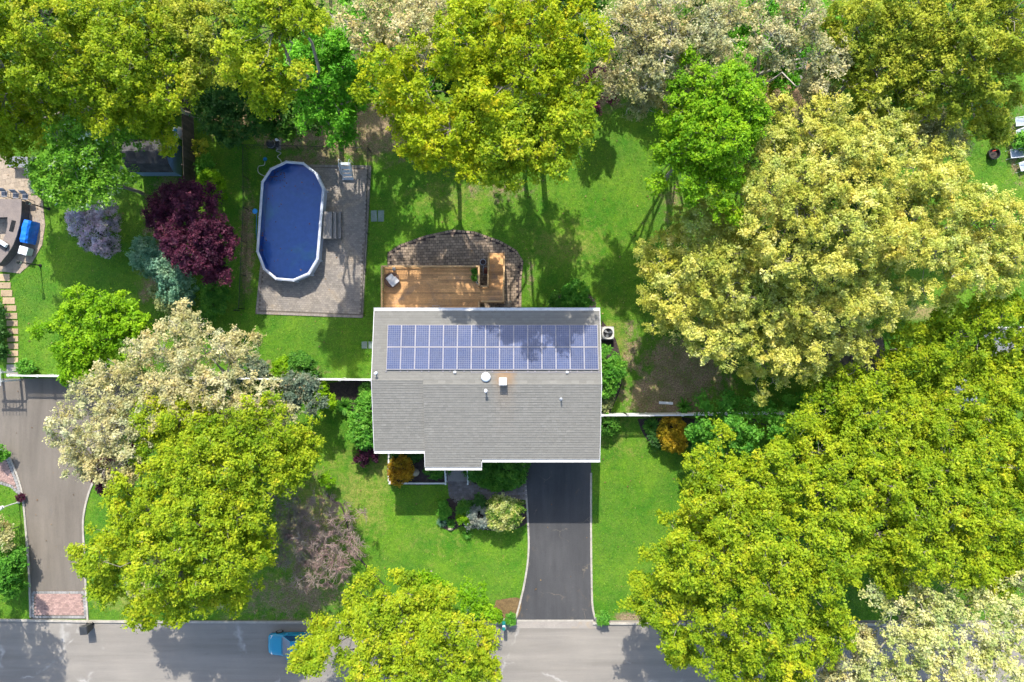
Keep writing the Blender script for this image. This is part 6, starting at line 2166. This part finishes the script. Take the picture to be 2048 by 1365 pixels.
shrub('small green shrub between the fence and the bright west-wall bush', 'hedge', [(735, 780, 14, .8)], dens=1.0)
shrub('glossy green shrub beside the air conditioner on the east wall', 'bush', [(1214, 720, 22, 1.6), (1220, 745, 24, 1.7), (1212, 770, 22, 1.5), (1232, 735, 15, 1.3)], dens=1.3)
shrub('pale cream-green shrub at the wall north of the east fence', 'variegated', [(1211, 795, 13, .9), (1207, 812, 12, .8)], dens=1.2, clump=.75)
shrub('round green shrub just south of the east fence by the wall', 'hedge', [(1214, 850, 20, .9)], dens=1.2)
shrub('glossy shrub on the grass above the northeast roof corner', 'bush', [(1152, 592, 26, 1.1), (1165, 605, 16, 1), (1138, 605, 18, .9)], dens=1.2)
shrub('smaller dark shrub left of the glossy shrub behind the roof', 'hedge', [(1117, 600, 17, .8)], dens=1.1)
shrub('golden orange rounded bush south of the east fence', 'goldshrub', [(1345, 858, 24, 1.3), (1347, 880, 24, 1.2), (1335, 868, 18, 1.2)], dens=1.5, name='golden_bush', cat='bush')
shrub('light golden green shrub among the trees east of the golden bush', 'lime', [(1500, 862, 24, 3.2)], dens=.9, base=(1495, 860))
shrub('dark green shrub at the feet of the golden bush', 'shade', [(1310, 880, 12, .6), (1392, 880, 16, .8)], dens=1.0, clump=.6)
shrub('amber-leaved shrub in the dark front bed', 'amber', [(798, 935, 20, 1.0), (812, 945, 14, .9), (795, 955, 15, .8), (808, 925, 12, 1.0)], dens=1.0)
shrub('clipped green bush west of the front steps', 'hedge', [(868, 938, 18, .9), (885, 938, 14, .9)], dens=1.6)
shrub('clipped green bush east of the front steps', 'hedge', [(950, 940, 20, 1.0), (968, 935, 18, 1.0)], dens=1.6)
shrub('dark low shrub at the back of the front bed', 'shade', [(795, 910, 11, .5), (830, 908, 12, .4)], dens=.9, clump=.6)
shrub('low bright ground cover round the front walk bend', 'bush', [(970, 962, 14, .35), (990, 964, 17, .4), (1015, 962, 17, .4), (1035, 955, 14, .4)], dens=1.3, clump=.7, leaf=.7, flat=.6)
shrub('feathery green maple by the garage corner', 'hedge', [(1015, 940, 26, 1.3), (1030, 950, 20, 1.2), (1000, 935, 16, 1.2), (1040, 932, 14, 1.3)], dens=.75, leaf=1.35, clump=1.1)
shrub('yellow-white hydrangea bush beside the driveway', 'hydrangea', [(1005, 1018, 28, 1.5), (1024, 1022, 22, 1.4), (1000, 1038, 22, 1.3), (1020, 1040, 18, 1.2)], dens=1.35, name='hydrangea_bush', cat='bush')
shrub('silver-grey feathery shrub left of the hydrangea', 'greyspruce', [(955, 1032, 20, 1.0), (970, 1038, 16, .9), (938, 1044, 10, .7)], dens=1.0)
shrub('round green and yellow shrub at the walk edge', 'lime', [(928, 1032, 15, .8)], dens=1.0, clump=.5, leaf=.6)
shrub('dark green shrub above the green and yellow one', 'hedge', [(930, 1015, 15, .9)], dens=1.2)
shrub('dark bluish shrub between the walk and the hydrangea', 'shade', [(962, 1005, 12, .8)], dens=1.0, clump=.6)
shrub('small green shrub at the tip of the lawn bed', 'bush', [(888, 1012, 9, .5), (890, 1025, 10, .5)], dens=1.0, clump=.6)
shrub('small bright shrub beside the mailbox', 'bush', [(1021, 1238, 10, .5)], dens=1.1, clump=.6, leaf=.7)
shrub('small green shrub at the east mouth of the driveway', 'bush', [(1206, 1236, 12, .6)], dens=1.1, clump=.6, leaf=.7)
shrub('bright lime sapling at the west edge of the front lawn', 'lime', [(655, 960, 14, 1.0)], dens=.9, clump=.5, leaf=.6)
shrub('yellowish shrub in the mulch beside the street tree', 'lime', [(990, 1232, 12, .6), (975, 1222, 10, .7)], dens=.9, clump=.5, leaf=.7)
shrub('reddish blossom shrub at the west lawn by the white lamp post', 'beige', [(10, 1075, 24, 1.6), (0, 1050, 20, 1.8)], dens=1.0, clump=.7, bark='bark_dark')
shrub('dark green shrub mass on the lawn at the west edge', 'bush', [(20, 1120, 30, 1.4), (10, 1150, 30, 1.3), (25, 1170, 22, 1)], dens=1.0)
shrub('tiny red shrub at the point of the brick walk', 'purple', [(40, 994, 7, .3)], dens=1.0, clump=.4, leaf=.5)
shrub('dark shrub by the brick walk at the west edge', 'bush', [(-2, 905, 14, .9)], dens=1.0, clump=.7)
shrub('green shrub behind the lawn chairs at the east edge', 'bush', [(2040, 285, 16, .6), (2048, 292, 14, .6)], dens=1.0)
shrub('pinkish tan shrub on the bank north of the west fence', 'rusty', [(505, 735, 22, .8), (525, 742, 18, .7), (475, 748, 18, .7)], dens=.8)
shrub('yellow-green leaf litter shrub at the sandy path', 'olive', [(1555, 190, 24, 1.5), (1540, 160, 22, 1.6)], dens=.8, clump=.7, leaf=.8)
shrub('white-flowered thin bush right of the plank path', 'whitebloom', [(1640, 150, 24, 2.6), (1650, 175, 20, 2.2)], dens=.6, seed=530)

spray('grass_clump', 'round tuft of bright green blades west of the house', 'grass clump', 'leaves_bush', 692, 812, 20, .7, 240, .02, seed=1)
spray('grass_clump', 'small arching blades spilling onto the front lawn under the hydrangea', 'grass clump', 'leaves_bush', 935, 1066, 12, .45, 120, .015, seed=2)
spray('fern_clump', 'bright fern north of the east fence by the white bench', 'fern', 'leaves_bush', 1366, 812, 19, .6, 46, .055, seed=3)
spray('hosta', 'hosta with ringed leaves south of the east fence', 'hosta', 'leaves_hedge', 1302, 852, 18, .5, 130, .07, seed=4)
spray('grass_clump', 'blue-green blades edging the tip of the lawn bed', 'grass clump', 'leaves_blueshrub', 884, 1043, 12, .35, 140, .018, seed=5)
spray('grass_clump', 'pale green blades right of the pointed stone', 'grass clump', 'leaves_bush', 902, 1046, 11, .35, 110, .016, seed=6)

# ================================================================== grass and fallen leaves
def scatter():
    rng = np.random.default_rng(11)
    n = 330000
    x, y = rng.uniform(-42, 42, n), rng.uniform(-22.2, 28, n)
    ok = np.ones(n, bool)
    solid = PAVED + [[(XL + .3, YN - .4), (XL + .3, YSL + .4), (XS, YSR + .4), (XR - .3, YSR + .4), (XR - .3, YN - .4)], ro]
    for poly in solid:
        ok &= ~inside(poly, x, y)
    px, py = x * 25 + 1024, 682 - y * 25
    b = field(px, py, BARE)
    lush = np.clip(1 - 1.25 * b, 0, 1)
    ok &= rng.random(n) < 0.25 + 0.75 * lush
    ok &= rng.random(n) < 0.62
    x, y, b = x[ok], y[ok], b[ok]
    n = len(x)
    a = rng.uniform(0, 2 * pi, n)
    L = rng.uniform(0.05, 0.14, n)
    w = rng.uniform(0.018, 0.04, n)
    h = rng.uniform(0.03, 0.075, n)
    v = np.empty((n, 3, 3))
    v[:, 0] = np.stack([x - w * np.sin(a), y + w * np.cos(a), np.full(n, 0.004)], 1)
    v[:, 1] = np.stack([x + w * np.sin(a), y - w * np.cos(a), np.full(n, 0.004)], 1)
    v[:, 2] = np.stack([x + L * np.cos(a), y + L * np.sin(a), h], 1)
    t = np.clip(rng.normal(0.42, 0.2, n) + 0.25 * np.clip(b, 0, 1), 0, 1)
    g = raw_mesh('grass', v.reshape(-1, 3), np.arange(n * 3).reshape(n, 3), 'lawn_blades', None, t, side=3)
    tag(g, 'short green grass blades all over the lawns', 'grass', None, 'stuff')
    m = 60000
    x, y = rng.uniform(-42, 42, m), rng.uniform(-22.2, 28, m)
    px, py = x * 25 + 1024, 682 - y * 25
    b = field(px, py, BARE)
    ok = rng.random(m) < np.clip(b - .25, 0, 1) * .55 + 0.012
    for poly in solid[-2:]:
        ok &= ~inside(poly, x, y)
    x, y = x[ok], y[ok]
    m = len(x)
    z = np.full(m, 0.07) + rng.uniform(0, .01, m)
    c = np.stack([x, y, z], 1)
    v, f = leaves(c, unit(rng.normal(size=(m, 3)) * .25 + np.array([0, 0, 1.0])), rng.uniform(.06, .13, m), 1.3, rng)
    o = raw_mesh('fallen_leaves', v, f, 'dead_leaves', None, rng.uniform(0, 1, m), side=3)
    tag(o, 'dry brown fallen leaves scattered under the trees', 'leaves', None, 'stuff')


scatter()
